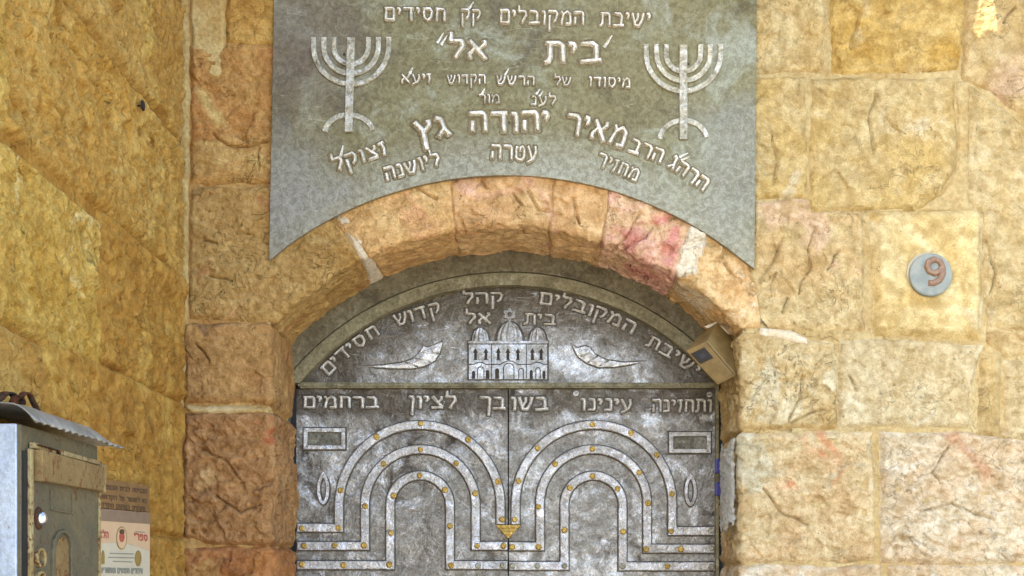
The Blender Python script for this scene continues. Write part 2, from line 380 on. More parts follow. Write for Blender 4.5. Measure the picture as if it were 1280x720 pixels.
def stone(kind, poly, mat, parent, proud=.006, rough=1.0, face=.5, edge=7., step=1.7, bb=None, wob=2.2, grow=0., name='stone', smooth_edge=False):
    SEED[0] += 1; sd_ = SEED[0]
    if kind == 'arch':
        if bb is None:
            th = [math.degrees(math.atan2(CY - p[1], p[0] - CX)) for p in poly]; rr = [math.hypot(p[0] - CX, p[1] - CY) for p in poly]
            bb = (min(th) - 1.5, max(th) + 1.5, max(rr) + 12, max(min(rr) - 12, RA - 190))
    else:
        xs = [p[0] for p in poly]; ys = [p[1] for p in poly]; bb = (min(xs) - 8, min(ys) - 8, max(xs) + 8, max(ys) + 8)
    P, N, U, V_ = surf(kind, bb, step)
    q = P * 1.0
    sd = poly_sd(U, V_, poly)
    sd = sd + wob * fbm(q, 14, 3, sd_) * 2
    sd = sd + grow + (1.4 if kind != 'side' and edge == 7. else 0)
    if sd.max() <= 0: return None
    rv = random.Random(sd_ * 13 + 5); fv = (rv.uniform(.2, .9), rv.uniform(.3, 1.3), rv.uniform(.5, 1.5))
    uv = np.stack([U, V_], -1) / K + sd_ * 3.3
    wv = uv + .02 * np.stack([noise3(q, 22, sd_ + 5), noise3(q, 22, sd_ + 6)], -1)
    h = rough * (.010 * fbm(q, 7, 5, sd_ + 1, .5) + .0052 * face * facet(wv, 17, sd_) + .0036 * face * fv[0] * facet(wv, 42, sd_ + 3) - .0022 * face * fv[1] * np.abs(fbm(q, 34, 3, sd_ + 9)) - .0058 * min(face, 1.2) * fv[2] * nicks(wv, 24, sd_ + 20) - .0040 * min(face, 1.2) * fv[2] * nicks(wv, 48, sd_ + 21, .6, .8) + .0012 * fbm(q, 110, 2, sd_ + 8))
    cw = 3.2 * noise3(q, 30, 77); cv = 3.2 * noise3(q, 34, 78); cut = 0
    for cr in ([[(a * K, VY - (b - EYE) * K) for a, b in c] for c in SCRACKS] if kind == 'side' else CRACKS):
        for (x0, y0), (x1, y1) in zip(cr, cr[1:]):
            L = math.hypot(x1 - x0, y1 - y0); t = np.clip(((U + cw - x0) * (x1 - x0) + (V_ + cv - y0) * (y1 - y0)) / L / L, 0, 1)
            d = np.hypot(U + cw - x0 - t * (x1 - x0), V_ + cv - y0 - t * (y1 - y0)); cut = np.maximum(cut, sstep(2.1, .3, d))
    h = h - .012 * cut
    prof = sstep(-5, edge, sd); fall = sstep(0, edge * 1.6, sd)
    if kind == 'side': h = h + .0022 * fbm(q * np.array([1, .45, 1]), 60, 3, sd_ + 30)
    disp = -.012 + (.012 + proud) * prof + h * (.25 + .75 * fall)
    P = P + N * disp[..., None]
    me = grid_mesh(name, P, sd > -6, mat)
    return put(name, me, parent)
def crack_free(U, V_, cracks, gap=7.):
    ok = np.ones(U.shape, bool)
    for cr in cracks:
        for (x0, y0), (x1, y1) in zip(cr, cr[1:]):
            L = math.hypot(x1 - x0, y1 - y0); t = np.clip(((U - x0) * (x1 - x0) + (V_ - y0) * (y1 - y0)) / L / L, 0, 1)
            ok &= np.hypot(U - x0 - t * (x1 - x0), V_ - y0 - t * (y1 - y0)) > gap
    return ok
def mortar(kind, bb, mat, parent, keep=None, step=5.0, off=0., name='mortar', sd0=900):
    P, N, U, V_ = surf(kind, bb, step)
    disp = -.0045 + off + .0035 * fbm(P, 12, 4, sd0) + .001 * fbm(P, 70, 2, sd0 + 5)
    P = P + N * disp[..., None]
    k = np.ones(U.shape, bool) if keep is None else keep(U, V_)
    k &= crack_free(U, V_, [[(a * K, VY - (b - EYE) * K) for a, b in c] for c in SCRACKS] if kind == 'side' else CRACKS)
    return put(name, grid_mesh(name, P, k, mat), parent)

front = thing('stone_wall', (0, 0, 0), 'pale gold limestone wall around the arched metal door', 'wall')
side = thing('stone_wall', (XLW, -.5, 0), 'ochre limestone side wall on the left behind the mailbox', 'wall')

# front wall, left strip beside the corner
DEEP = 172
L1 = stone_mat((196, 158, 90), (182, 138, 72), (206, 178, 116), .8, 1)
L2 = stone_mat((190, 150, 92), (180, 130, 76), (196, 164, 104), 1.0, 2, dark=(140, 106, 66))
L3 = stone_mat((184, 150, 94), (174, 136, 80), (178, 130, 84), .9, 3)
L4 = stone_mat((180, 140, 88), (166, 124, 78), (188, 148, 92), .9, 4, dark=(128, 100, 72))
L5 = stone_mat((176, 132, 86), (158, 116, 76), (190, 152, 104), .9, 5, dark=(172, 92, 60), cbias=.58)
L6 = stone_mat((182, 126, 76), (160, 106, 66), (188, 148, 92), 1.0, 6, dark=(150, 84, 56))
stone('flat', [(283, -75), (360, -75), (360, 56), (283, 54)], L1, front, face=.8)
stone('flat', [(238, 58), (281, 58), (284, 52), (360, 58), (360, 226), (238, 230)], L2, front, face=.9)
stone('arch', [(237, 234), (404, 234), (417, 275), (450, 322), (520, 460), (443, 520), (340, 402), (237, 399)], L3, front, face=.8, bb=(113, 148.5, 615, RA - DEEP))
stone('jambL', [(231, 405), (338 + DEEP, 405), (338 + DEEP, 506), (231, 502)], L4, front, face=.9)
stone('jambL', [(231, 517), (338 + DEEP, 514), (338 + DEEP, 680), (270, 680), (228, 672)], L5, front, proud=.011, rough=1.25, face=1.2)
stone('jambL', [(227, 686), (338 + DEEP, 684), (338 + DEEP, 860), (227, 860)], L6, front, proud=.010, rough=1.4, face=1.4)
# ring of the arch
V1 = stone_mat((218, 180, 122), (210, 166, 108), (216, 166, 116), .7, 11)
V2 = stone_mat((218, 182, 128), (212, 168, 116), (222, 176, 142), 1.0, 12, dark=(200, 136, 84))
V3 = stone_mat((222, 186, 142), (228, 178, 158), (232, 208, 180), 1.0, 13, dark=(214, 146, 130), dbias=.56)
V4 = stone_mat((222, 190, 138), (216, 176, 122), (232, 212, 178), 1.0, 14, dark=(208, 142, 96))
stone('arch', [(436, 256), (560, 210), (566, 287), (596, 480), (560, 510), (466, 326), (424, 280)], V1, front, edge=3.2, grow=1.6, face=.5, bb=(98, 126, 500, RA - DEEP))
stone('arch', [(563, 210), (692, 206), (686, 280), (660, 500), (598, 500), (569, 287)], V2, front, edge=3.2, grow=1.6, face=1.2, bb=(80, 101, 500, RA - DEEP))
stone('arch', [(695, 206), (764, 215), (750, 300), (700, 480), (662, 500), (689, 281)], V2, front, edge=3.2, grow=1.6, face=1.2, proud=.008, bb=(70, 84, 500, RA - DEEP))
stone('arch', [(766, 214), (880, 272), (842, 345), (745, 500), (700, 480), (754, 302)], V3, front, edge=3.2, grow=1.6, face=1.5, proud=.009, rough=1.15, bb=(54, 76, 500, RA - DEEP))
stone('arch', [(884, 274), (944, 322), (948, 404), (925, 411), (818, 520), (748, 500), (846, 347)], V4, front, edge=3.2, grow=1.6, face=1.4, rough=1.1, bb=(38, 59, 520, RA - DEEP))
# right of the plate
r1 = stone_mat((224, 200, 146), (214, 182, 120), (230, 206, 160), .6, 21)
r2 = stone_mat((220, 186, 114), (212, 170, 88), (222, 192, 130), .7, 22, dark=(212, 148, 80))
r3 = stone_mat((214, 186, 132), (206, 174, 114), (216, 182, 140), .8, 23)
r5 = stone_mat((218, 192, 136), (210, 178, 110), (228, 206, 160), .7, 24)
r6 = stone_mat((212, 188, 136), (202, 172, 112), (220, 198, 150), .6, 25, dark=(168, 132, 76))
r7 = stone_mat((230, 206, 148), (222, 190, 122), (234, 214, 164), .3, 26, fine=.5)
r8 = stone_mat((222, 196, 140), (216, 182, 124), (226, 190, 146), 1.0, 27)
r9 = stone_mat((222, 198, 146), (212, 180, 120), (232, 214, 170), 1.0, 28)
r10 = stone_mat((222, 202, 156), (208, 184, 134), (234, 220, 184), .8, 29)
r13 = stone_mat((226, 202, 152), (220, 186, 134), (216, 202, 164), .6, 30, dark=(228, 172, 124), dbias=.57)
r14 = stone_mat((226, 208, 172), (218, 190, 148), (234, 220, 192), .8, 31, dark=(208, 166, 126), dbias=.60)
stone('flat', [(900, -80), (1030, -80), (1030, 91), (900, 88)], r1, front, face=1.3)
stone('flat', [(1038, -80), (1204, -80), (1203, 60), (1199, 88), (1040, 91)], r2, front, face=1.2)
stone('flat', [(1209, -80), (1300, -80), (1300, 166), (1240, 112), (1204, 98)], r3, front, face=.7, rough=.8)
stone('flat', [(900, 95), (1007, 97), (1009, 246), (900, 248)], r5, front, face=1.0)
stone('flat', [(1014, 98), (1193, 98), (1195, 205), (1174, 243), (1150, 262), (1014, 262)], r5, front, face=1.0)
stone('flat', [(1212, 106), (1232, 118), (1296, 168), (1340, 200), (1340, 446), (1262, 446), (1233, 430), (1231, 270), (1212, 254)], r6, front, face=.9, proud=.003, rough=.8)
stone('arch', [(944, 252), (1010, 250), (1016, 266), (1079, 266), (1079, 412), (950, 410), (935, 336)], r8, front, face=1.1, rough=1.1, bb=(24, 57, 620, 430))
stone('flat', [(1087, 264), (1222, 260), (1229, 270), (1229, 426), (1090, 419)], r7, front, face=.25, proud=.020, rough=.5, edge=12)
stone('jambR', [(925 - DEEP, 417), (950, 417), (1043, 428), (1046, 534), (925 - DEEP, 540)], r9, front, face=1.3, rough=1.2)
stone('flat', [(1049, 426), (1130, 424), (1228, 432), (1214, 480), (1212, 533), (1049, 534)], r10, front, face=1.0)
stone('flat', [(1226, 440), (1250, 444), (1250, 546), (1222, 540)], r6, front, face=.5)
stone('flat', [(1255, 450), (1340, 452), (1340, 555), (1255, 548)], r10, front, face=.8)
stone('jambR', [(925 - DEEP, 545), (1090, 540), (1094, 702), (925 - DEEP, 702)], r13, front, face=1.2, rough=1.2)
stone('flat', [(1101, 541), (1215, 541), (1340, 562), (1340, 704), (1102, 702)], r14, front, face=1.1, rough=1.25, proud=.009)
stone('jambR', [(925 - DEEP, 709), (1102, 707), (1102, 860), (925 - DEEP, 860)], r14, front, face=1.0)
stone('flat', [(1110, 707), (1340, 708), (1340, 860), (1110, 860)], r14, front, face=1.0)
# coarser courses outside the picture
xtra = [r5, r10, r9, r14, r8]
rnd = random.Random(3)
y = 866
while y < 1500:
    y2 = min(y + 150, 1486)
    stone('jambL', [(229, y), (338 + DEEP, y), (338 + DEEP, y2 - 8), (229, y2 - 8)], rnd.choice([L4, L6, L3]), front, step=7)
    xa = 925 - DEEP; kd = 'jambR'; first = True
    while xa < 2100:
        xb = (1060 if rnd.random() < .5 else 1100) if first else xa + rnd.uniform(150, 230)
        stone(kd, [(xa, y), (xb - 8, y), (xb - 8, y2 - 8), (xa, y2 - 8)], rnd.choice(xtra), front, step=7)
        kd = 'flat'; xa = xb; first = False
    y = y2
    if y >= 1486: break
for (ya, yb) in ((-80, 92), (97, 255), (262, 436), (450, 548), (560, 702), (708, 860)):
    xa = 1346
    while xa < 2100:
        xb = xa + rnd.uniform(130, 230)
        stone('flat', [(xa, ya), (xb - 8, ya), (xb - 8, yb), (xa, yb)], rnd.choice(xtra), front, step=7); xa = xb
for (ya, yb) in ((-250, -86), (-420, -256)):
    xa = 232
    while xa < 2100:
        xb = xa + rnd.uniform(130, 230)
        stone('flat', [(xa, ya), (xb - 8, ya), (xb - 8, yb), (xa, yb)], rnd.choice(xtra), front, step=7); xa = xb
def outside(U, V_):
    r = np.hypot(U - CX, V_ - CY)
    return ~(((V_ < 440) & (r < RA + 26) & (V_ < CY)) | ((V_ >= 400) & (U > 338 - 20) & (U < 925 + 20)))
mortar('flat', (205, -420, 633, 1490), M['mortar_l'], front, outside, 5.0)
mortar('flat', (630, -420, 2100, 1490), M['mortar_r'], front, outside, 5.0)
mortar('arch', (43, 137, RA + 60, RA - DEEP), M['mortar_r'], front, None, 3.5, -.0015, sd0=901)
mortar('jambL', (290, 398, 338 + DEEP, 1490), M['mortar_l'], front, None, 5.0, -.002, sd0=902)
mortar('jambR', (925 - DEEP, 400, 980, 1490), M['mortar_r'], front, None, 5.0, -.002, sd0=903)
# pale pointing strip in the corner, the white filled joint of the arch
M['pale'] = mortar_mat((196, 172, 118), (178, 146, 88), 9, 'pale_pointing')
M['pale2'] = mortar_mat((206, 184, 136), (190, 160, 104), 11, 'pale_joint')
M['white'] = mortar_mat((222, 208, 182), (206, 186, 152), 10, 'white_pointing')
stone('flat', [(206, -420), (234, -420), (236, 200), (234, 400), (228, 520), (225, 680), (223, 1488), (206, 1488)], M['pale'], front, proud=.003, rough=.35, face=.3, edge=4, name='pointing', step=3)
stone('flat', [(236, -80), (280, -80), (281, 50), (278, 96), (262, 104), (240, 100)], M['pale'], front, proud=.006, rough=.5, face=.3, edge=5, name='pointing')
stone('arch', [(414, 262), (428, 262), (466, 318), (534, 470), (520, 476), (452, 324)], M['white'], front, proud=.004, rough=.4, face=.3, edge=3, name='pointing', bb=(104, 128, 485, RA - 165), wob=1)
stone('flat', [(232, 508), (250, 510), (300, 509), (333, 511), (334, 516), (290, 517), (240, 516)], M['pale2'], front, proud=.008, rough=.4, face=.3, edge=3, name='pointing', wob=1.2)
stone('flat', [(952, 411), (985, 414), (1008, 424), (1008, 430), (975, 424), (950, 420)], M['white'], front, proud=.010, rough=.5, face=.3, edge=3, name='pointing', wob=1.5)
stone('arch', [(862, 280), (888, 290), (868, 345), (846, 348), (842, 335)], M['white'], front, proud=.019, rough=1.2, face=1.4, edge=6, name='pointing', bb=(52, 63, 480, RA - 8), wob=4)
stone('flat', [(1196, 100), (1211, 104), (1212, 258), (1232, 266), (1080, 264), (1150, 258), (1180, 240), (1197, 205)], M['mortar_r'], front, proud=.003, rough=.5, face=.2, edge=4, name='pointing')

# side wall on the left: courses run back to the corner
s1 = stone_mat((184, 148, 82), (168, 126, 62), (196, 162, 88), .7, 41)
s2 = stone_mat((188, 152, 84), (172, 130, 62), (184, 140, 66), .7, 42, dark=(140, 96, 40))
s3 = stone_mat((194, 160, 86), (180, 142, 66), (212, 188, 128), .7, 43)
s4 = stone_mat((176, 134, 64), (162, 118, 54), (184, 146, 74), .8, 44, dark=(124, 84, 36))
def sp(u0, z0, u1, z1, mat, **kw):      # metres: depth u, height z
    stone('side', [(u0 * K, VY - (z1 - EYE) * K), (u1 * K, VY - (z1 - EYE) * K), (u1 * K, VY - (z0 - EYE) * K), (u0 * K, VY - (z0 - EYE) * K)], mat, side, **kw)
sk = dict(face=1.4, rough=1.35, step=2.2, edge=6, proud=.011, grow=3.6)
sp(-1.30, 2.70, -.80, 3.05, s2, **sk); sp(-.785, 2.715, -.022, 3.05, s1, **sk)
sp(-1.60, 2.355, -1.135, 2.675, s3, **sk); sp(-1.12, 2.365, -.02, 2.69, s2, **sk)
sp(-1.60, 2.03, -.665, 2.325, s3, **sk); sp(-.645, 2.045, -.02, 2.355, s4, **sk)
sp(-1.60, 1.70, -.98, 2.01, s1, **sk); sp(-.96, 1.70, -.02, 2.03, s4, **sk)
sp(-1.60, 1.36, -.70, 1.68, s2, **sk); sp(-.68, 1.36, -.02, 1.68, s4, **sk)
for z in (0.0, .34, .68, 1.02, 3.07, 3.40, 3.73, 4.06, 4.39):
    u = -2.1
    while u < -.1:
        u2 = min(u + rnd.uniform(.4, .8), -.02)
        if u2 > -.3: u2 = -.02
        sp(u, z, u2 - .015, z + .325, rnd.choice([s1, s2, s4]), step=8, edge=9); u = u2
for z in (1.36, 1.70, 2.03, 2.36, 2.70):
    sp(-2.1, z, -1.62, z + .32, s3, step=8, edge=9)
mortar('side', (-2.12 * K, VY - (4.72 - EYE) * K, 4, VY + EYE * K), M['mortar_s'], side, None, 5.0, .001, sd0=904)
M['hole'] = plain('hole_shadow', (34, 26, 16), .9)  # near-black colour of the nail mark
box('wall_core', (XLW - .45, -2.12, 0), (XLW - .04, 0.5, 4.72), M['mortar_l'], side)
# body of the front wall behind the facing
for lo, hi in (((XLW - .45, .04, 0), (W(338 - 14, 0).x, .6, 2.2)), ((W(925 + 14, 0).x, .04, 0), (3.0, .6, 2.2)), ((XLW - .45, .04, 2.56), (3.0, .6, 3.94))):
    box('wall_core', lo, hi, M['mortar_r'], front)

# ------------------------------------------------------------------ Hebrew letters, hand-cut: strokes -> raised relief
GL = {
 'א': (.86, [[(.08, .97, .17), (.4, .55, .23), (.8, .03, .17)], [(.70, 1.0, .17), (.74, .8, .16), (.50, .52, .12)], [(.14, .02, .2), (.10, .28, .16), (.34, .62, .10)]]),
 'ב': (.80, [[(.06, .93, .14), (.5, .9, .22), (.64, .78, .19), (.62, .12, .17)], [(.0, .07, .16), (.84, .11, .2)]]),
 'ג': (.62, [[(.08, .95, .22), (.32, .86, .2), (.42, .4, .15), (.60, .03, .2)], [(.42, .42, .12), (.12, .02, .18)]]),
 'ד': (.78, [[(.0, .92, .16), (.78, .92, .2)], [(.58, .9, .2), (.60, .0, .17)]]),
 'ה': (.78, [[(.0, .92, .18), (.6, .92, .2), (.70, .8, .18), (.70, .03, .17)], [(.14, .58, .18), (.12, .03, .19)]]),
 'ו': (.34, [[(.0, .93, .17), (.2, .9, .2), (.25, .7, .18), (.22, .0, .16)]]),
 'ז': (.42, [[(.0, .9, .18), (.42, .96, .2)], [(.22, .92, .16), (.3, .55, .16), (.18, .0, .17)]]),
 'ח': (.80, [[(.02, .95, .16), (.6, .91, .2), (.70, .8, .18), (.70, .02, .17)], [(.17, .92, .15), (.15, .03, .19)]]),
 'ט': (.80, [[(.18, .97, .2), (.1, .7, .16), (.12, .2, .17), (.3, .07, .18), (.55, .07, .18), (.70, .25, .18), (.70, .75, .16), (.56, .94, .18), (.40, .86, .16), (.42, .62, .14)]]),
 'י': (.32, [[(.0, .93, .2), (.2, .88, .22), (.24, .75, .18), (.14, .52, .12)]]),
 'כ': (.76, [[(.06, .93, .16), (.5, .9, .2), (.66, .74, .18), (.66, .26, .18), (.5, .09, .2), (.04, .08, .16)]]),
 'ך': (.74, [[(.0, .93, .18), (.56, .92, .2), (.66, .78, .2), (.63, -.5, .16)]]),
 'ל': (.66, [[(.12, 1.36, .15), (.10, .92, .17), (.55, .90, .2), (.62, .62, .18), (.40, .28, .16), (.30, .02, .18)]]),
 'ם': (.78, [[(.0, .92, .18), (.6, .92, .2), (.70, .84, .18), (.70, .08, .18), (.12, .08, .19), (.14, .9, .16)]]),
 'מ': (.86, [[(.04, .97, .17), (.22, .74, .16), (.08, .02, .17)], [(.22, .72, .14), (.5, .94, .18), (.72, .76, .18), (.76, .09, .18), (.40, .08, .19)]]),
 'נ': (.54, [[(.08, .93, .18), (.36, .9, .2), (.44, .75, .17), (.44, .10, .18), (.0, .08, .18)]]),
 'ן': (.34, [[(.0, .93, .18), (.2, .9, .2), (.25, .7, .17), (.20, -.5, .14)]]),
 'ס': (.80, [[(.0, .93, .16), (.58, .92, .2), (.72, .7, .18), (.66, .28, .18), (.42, .06, .18), (.2, .24, .18), (.13, .55, .17), (.15, .9, .15)]]),
 'ע': (.74, [[(.06, .97, .18), (.18, .7, .16), (.36, .12, .15)], [(.60, .97, .18), (.66, .6, .16), (.48, .14, .17), (.0, -.12, .16)]]),
 'פ': (.78, [[(.34, .52, .16), (.12, .6, .16), (.12, .92, .16), (.5, .9, .2), (.68, .72, .18), (.66, .24, .18), (.5, .09, .2), (.04, .08, .16)]]),
 'צ': (.72, [[(.06, .97, .18), (.34, .55, .2), (.66, .14, .18)], [(.60, .97, .18), (.60, .72, .15), (.38, .5, .13)], [(.0, .07, .17), (.68, .10, .19)]]),
 'ץ': (.70, [[(.04, .97, .2), (.34, .5, .2), (.40, -.48, .17)], [(.62, .97, .2), (.62, .7, .16), (.38, .40, .14)]]),
 'ק': (.78, [[(.0, .93, .17), (.58, .92, .2), (.70, .74, .18), (.60, .36, .15), (.42, .16, .15)], [(.14, .66, .18), (.14, -.46, .15)]]),
 'ר': (.74, [[(.0, .93, .17), (.52, .92, .2), (.66, .78, .2), (.64, .0, .17)]]),
 'ש': (.94, [[(.04, .97, .2), (.14, .6, .16), (.28, .09, .18), (.56, .09, .18), (.78, .55, .16), (.86, .97, .2)], [(.46, .97, .18), (.46, .62, .14), (.24, .3, .12)]]),
 'ת': (.84, [[(.06, .94, .15), (.6, .91, .2), (.74, .8, .18), (.74, .02, .17)], [(.24, .9, .15), (.24, .28, .17), (.16, .09, .18), (-.02, .06, .18)]]),
 "'": (.3, [[(.26, 1.0, .2), (.06, .45, .07)]]),
 '9': (.7, [[(.60, .66, .17), (.52, .86, .17), (.33, .94, .17), (.14, .84, .17), (.09, .66, .17), (.16, .5, .17), (.33, .42, .17), (.5, .5, .17), (.60, .66, .17), (.60, .4, .17), (.5, .18, .17), (.3, .07, .18), (.13, .08, .18)]]),
}
GC = {}
def glyph(ch, mat, fat=1.0, name='letter', depth=.16, base=None):
    key = (ch, mat.name, fat, depth, base.name if base else '')
    if key in GC: return GC[key]
    adv, strokes = GL[ch]; st = .030
    xs = np.arange(-.22, adv + .3, st); ys = np.arange(-.75, 1.6, st)
    X, Y = np.meshgrid(xs, ys, indexing='ij'); sd = np.full(X.shape, -9.)
    for s in strokes:
        for k in range(len(s) - 1):
            x0, y0, w0 = s[k]; x1, y1, w1 = s[k + 1]; w0 *= fat; w1 *= fat
            dx, dy = x1 - x0, y1 - y0; L = math.hypot(dx, dy); nx, ny = -dy / L, dx / L
            qd = [(x0 + nx * w0 / 2, y0 + ny * w0 / 2), (x1 + nx * w1 / 2, y1 + ny * w1 / 2), (x1 - nx * w1 / 2, y1 - ny * w1 / 2), (x0 - nx * w0 / 2, y0 - ny * w0 / 2)]
            sd = np.maximum(sd, poly_sd(X, Y, qd))
            if k: sd = np.maximum(sd, w0 / 2 - np.hypot(X - x0, Y - y0))
    Z = -.06 + (.06 + depth) * sstep(-.035, .05, sd)
    if base: Z = np.where(sd < -.035, depth * (.05 + .12 * sstep(-.13, -.035, sd)), Z)
    P = np.stack([X, Y, Z], -1); kp = sd > (-.13 if base else -.04)
    me = grid_mesh(name, P, kp, mat); GC[key] = me
    if base:
        me.materials.append(base)
        kc = kp[:-1, :-1] & kp[1:, :-1] & kp[:-1, 1:] & kp[1:, 1:]
        mx = np.maximum(np.maximum(sd[:-1, :-1], sd[1:, :-1]), np.maximum(sd[:-1, 1:], sd[1:, 1:]))
        me.polygons.foreach_set('material_index', (mx[kc] < -.005).astype(np.int32)); me.update()
    return me
def word(text, pts, h, y, mat, parent, fat=1.0, depth=.0045, gap=.13, jit=1.0, base=None):
    """text in reading order, set right to left along the baseline pts (pixels at depth y, left to right)"""
    text = text[::-1]
    tot = sum(GL[c][0] for c in text) + gap * (len(text) - 1)
    P = [Vector(p) for p in pts]
    def at(t):
        if len(P) == 2: return P[0].lerp(P[1], t), (P[1] - P[0])
        a, b, c = P; b2 = 2 * b - (a + c) / 2
        return a * (1 - t) ** 2 + b2 * 2 * t * (1 - t) + c * t * t, 2 * (1 - t) * (b2 - a) + 2 * t * (c - b2)
    ln = sum((at((i + 1) / 20)[0] - at(i / 20)[0]).length for i in range(20))
    s = ln / tot; x = 0; k = (D + y) / F; out = []
    for c in text:
        adv = GL[c][0]; mid = (x + adv / 2) / tot
        p, d = at(mid); d = d.normalized(); ang = -math.atan2(d.y, d.x) + R(random.uniform(-1.6, 1.6)) * jit
        p = p - d * (adv / 2 * s)
        hh = h * (1 + random.uniform(-.03, .03) * jit)
        v = W(p.x, p.y, y)
        ex = Vector((math.cos(ang), 0, math.sin(ang))); ey = Vector((-math.sin(ang), 0, math.cos(ang))); ez = Vector((0, -1, 0))
        m = Matrix((( ex.x * s * k, ey.x * hh * k, 0, v.x), (ex.y * s * k, ey.y * hh * k, -depth / .16, v.y), (ex.z * s * k, ey.z * hh * k, 0, v.z), (0, 0, 0, 1)))
        out.append(put('letter', glyph(c, mat, fat, base=base), parent, m)); x += adv + gap
    return out
def mark(x0, y0, x1, y1, wd, y, mat, parent, two=False, depth=.004):
    d = Vector((x1 - x0, y1 - y0)).normalized(); n = Vector((-d.y, d.x)); wd *= .72
    for k in ((-.5, .5) if two else (0,)):
        o = n * k * wd * 1.9
        a = Vector((x0, y0)) + o; b = Vector((x1, y1)) + o
        plate('accent_mark', [tuple(a + n * wd * .2), tuple(b + n * wd * .6), tuple(b - n * wd * .6), tuple(a - n * wd * .2)], y - depth, y + .001, mat, parent, .0008, yref=y)

# ------------------------------------------------------------------ sign plate over the arch
YS = -.020                              # front face of the sheet
sign = thing('sign_plate', W(640, 330, YS), 'grey green metal sign with raised Hebrew lettering and two menorahs above the arch', 'sign')
k0 = (D + YS) / D
arc = []
for i in range(49):
    t = R(127.3 + (48.9 - 127.3) * i / 48); arc.append((CX + 468 * math.cos(t), CY - 468 * math.sin(t)))
outl = [(344, -84), (342, 0), (339, 160), (336, 326)] + [p for p in arc if 350 < p[0] < 930] + [(943, 336), (945, 160), (946, 0), (947, -84)]
bm = bmesh.new(); P = [W(*p, YS) for p in outl]
plate('panel', outl, YS, YS + .014, M['sign'], sign, .0015)
ml = M['sign_letter']
def sw(t, pts, h, fat=1.0, depth=.005):
    depth += .0025; fat *= 1.06
    word(t, pts, h, YS, ml, sign, fat, depth, base=M['patina_s'])
sw('חסידים', [(480, 26), (557, 27.5)], 17); sw('קק', [(576, 27), (601, 27)], 15)
mark(592, 3, 586, 12, 4, YS, ml, sign)
sw('המקובלים', [(624, 30), (730, 32)], 17.5); sw('ישיבת', [(749, 33.5), (813, 34.5)], 18)
sw('אל', [(560, 74), (609, 75)], 24.5, 1.0, .006); mark(557, 43, 549, 56, 4, YS, ml, sign, True)
sw('בית', [(680, 80), (751, 79)], 27, 1.0, .006); mark(765, 45, 755, 60, 5, YS, ml, sign)
sw('זיעא', [(501, 105), (539, 105)], 12, 1.1); mark(516, 85, 512, 93, 5, YS, ml, sign)
sw('הקדוש', [(559, 106), (607, 106)], 12, 1.1); sw('הרשש', [(620, 106.5), (668, 108)], 12, 1.1); mark(636, 86, 631, 95, 3.5, YS, ml, sign)
sw('של', [(692, 108), (714, 108)], 12, 1.0); sw('מיסודו', [(735, 109), (788, 111)], 12.5, 1.1)
sw('מור', [(598, 130), (625, 130)], 11.5, .95); mark(606, 111, 602, 119, 4, YS, ml, sign)
sw('לענ', [(663, 132), (695, 132)], 12, .95); mark(677, 113, 672, 120, 3.5, YS, ml, sign, True)
sw('גץ', [(520, 178), (563, 170)], 26, 1.12, .007); sw('יהודה', [(587, 166.5), (687, 165.5)], 26, 1.08, .007)
sw('מאיר', [(707, 169), (742, 175), (779, 187)], 27, 1.1, .007)
sw('הרב', [(784, 189), (825, 205)], 18, 1.1); sw('הרהג', [(832, 208), (878, 240)], 18, 1.1); mark(861, 194, 850, 199, 3.5, YS, ml, sign, True)
sw('זצוקל', [(419, 216), (485, 193)], 17, 1.15, .006); mark(429, 182, 426, 197, 5, YS, ml, sign)
sw('ליושנה', [(483, 227), (551, 207.5)], 17, 1.15, .006); sw('עטרה', [(613, 200), (671, 202)], 19, 1.1); sw('מחזיר', [(744, 207), (795, 228)], 17, 1.0)
def menorah(cx, top, bot, half, mids, feet, tilt=0):
    yb, yf = YS + .001, YS - .0065
    def arm(rx, w_):
        cy = bot[0] - rx - w_ / 2 + (rx - half) * 0
        pth = [(cx - rx, top)] + [(cx - rx * math.cos(R(a)), cy + rx * math.sin(R(a))) for a in range(0, 181, 6)] + [(cx + rx, top)]
        return pth
    for i, (rx, yy) in enumerate(mids):
        pth = [(cx - rx, top)] + [(cx - rx * math.cos(R(a)), (yy - rx) + rx * math.sin(R(a))) for a in range(0, 181, 6)] + [(cx + rx, top)]
        plate('branch', ribbon(pth, 6.6), yf + .0005 * i, yb, M['menorah'], sign, .0024, yref=YS, seg=3)
    plate('stem', [(cx - 5, top + 1), (cx + 5, top + 1), (cx + 5 + tilt, bot), (cx - 5 + tilt, bot)], yf - .002, yb, M['menorah'], sign, .0024, yref=YS, seg=3)
    ft, fx = feet
    pth = [(cx + tilt - fx * math.cos(R(a)), bot + 1 - (bot - ft) * math.sin(R(a))) for a in range(4, 177, 8)]
    plate('foot', ribbon(pth, 6.6), yf + .002, yb, M['menorah'], sign, .0024, yref=YS, seg=3)
menorah(439, 47, 166, 48, [(47, 106), (34, 93), (21.5, 81)], (143, 30), -3)
menorah(854, 56, 175, 47, [(46.5, 114.5), (33.5, 101.5), (21.5, 90)], (150, 29.5), 0)
for (x, y_) in ((636, 153), (430, 68), (860, 80)):
    plate('screw_hole', [(x + 1.8 * math.cos(a * .785), y_ + 1.8 * math.sin(a * .785)) for a in range(8)], YS - .0006, YS + .001, M['groove'], sign)

# ------------------------------------------------------------------ door, frame and tympanum
YD, YF = .300, .285
door = thing('metal_door', (W(636, 480, YD).x, YD, 0), 'double door of grey steel with riveted arch bands, Hebrew letters and arched fanlight panel', 'door')
s_ = (D + YD) / D
def arcpts(cx, cy, r, t0, t1, n=40): return [(cx + r * math.cos(R(t0 + (t1 - t0) * i / n)), cy - r * math.sin(R(t0 + (t1 - t0) * i / n))) for i in range(n + 1)]
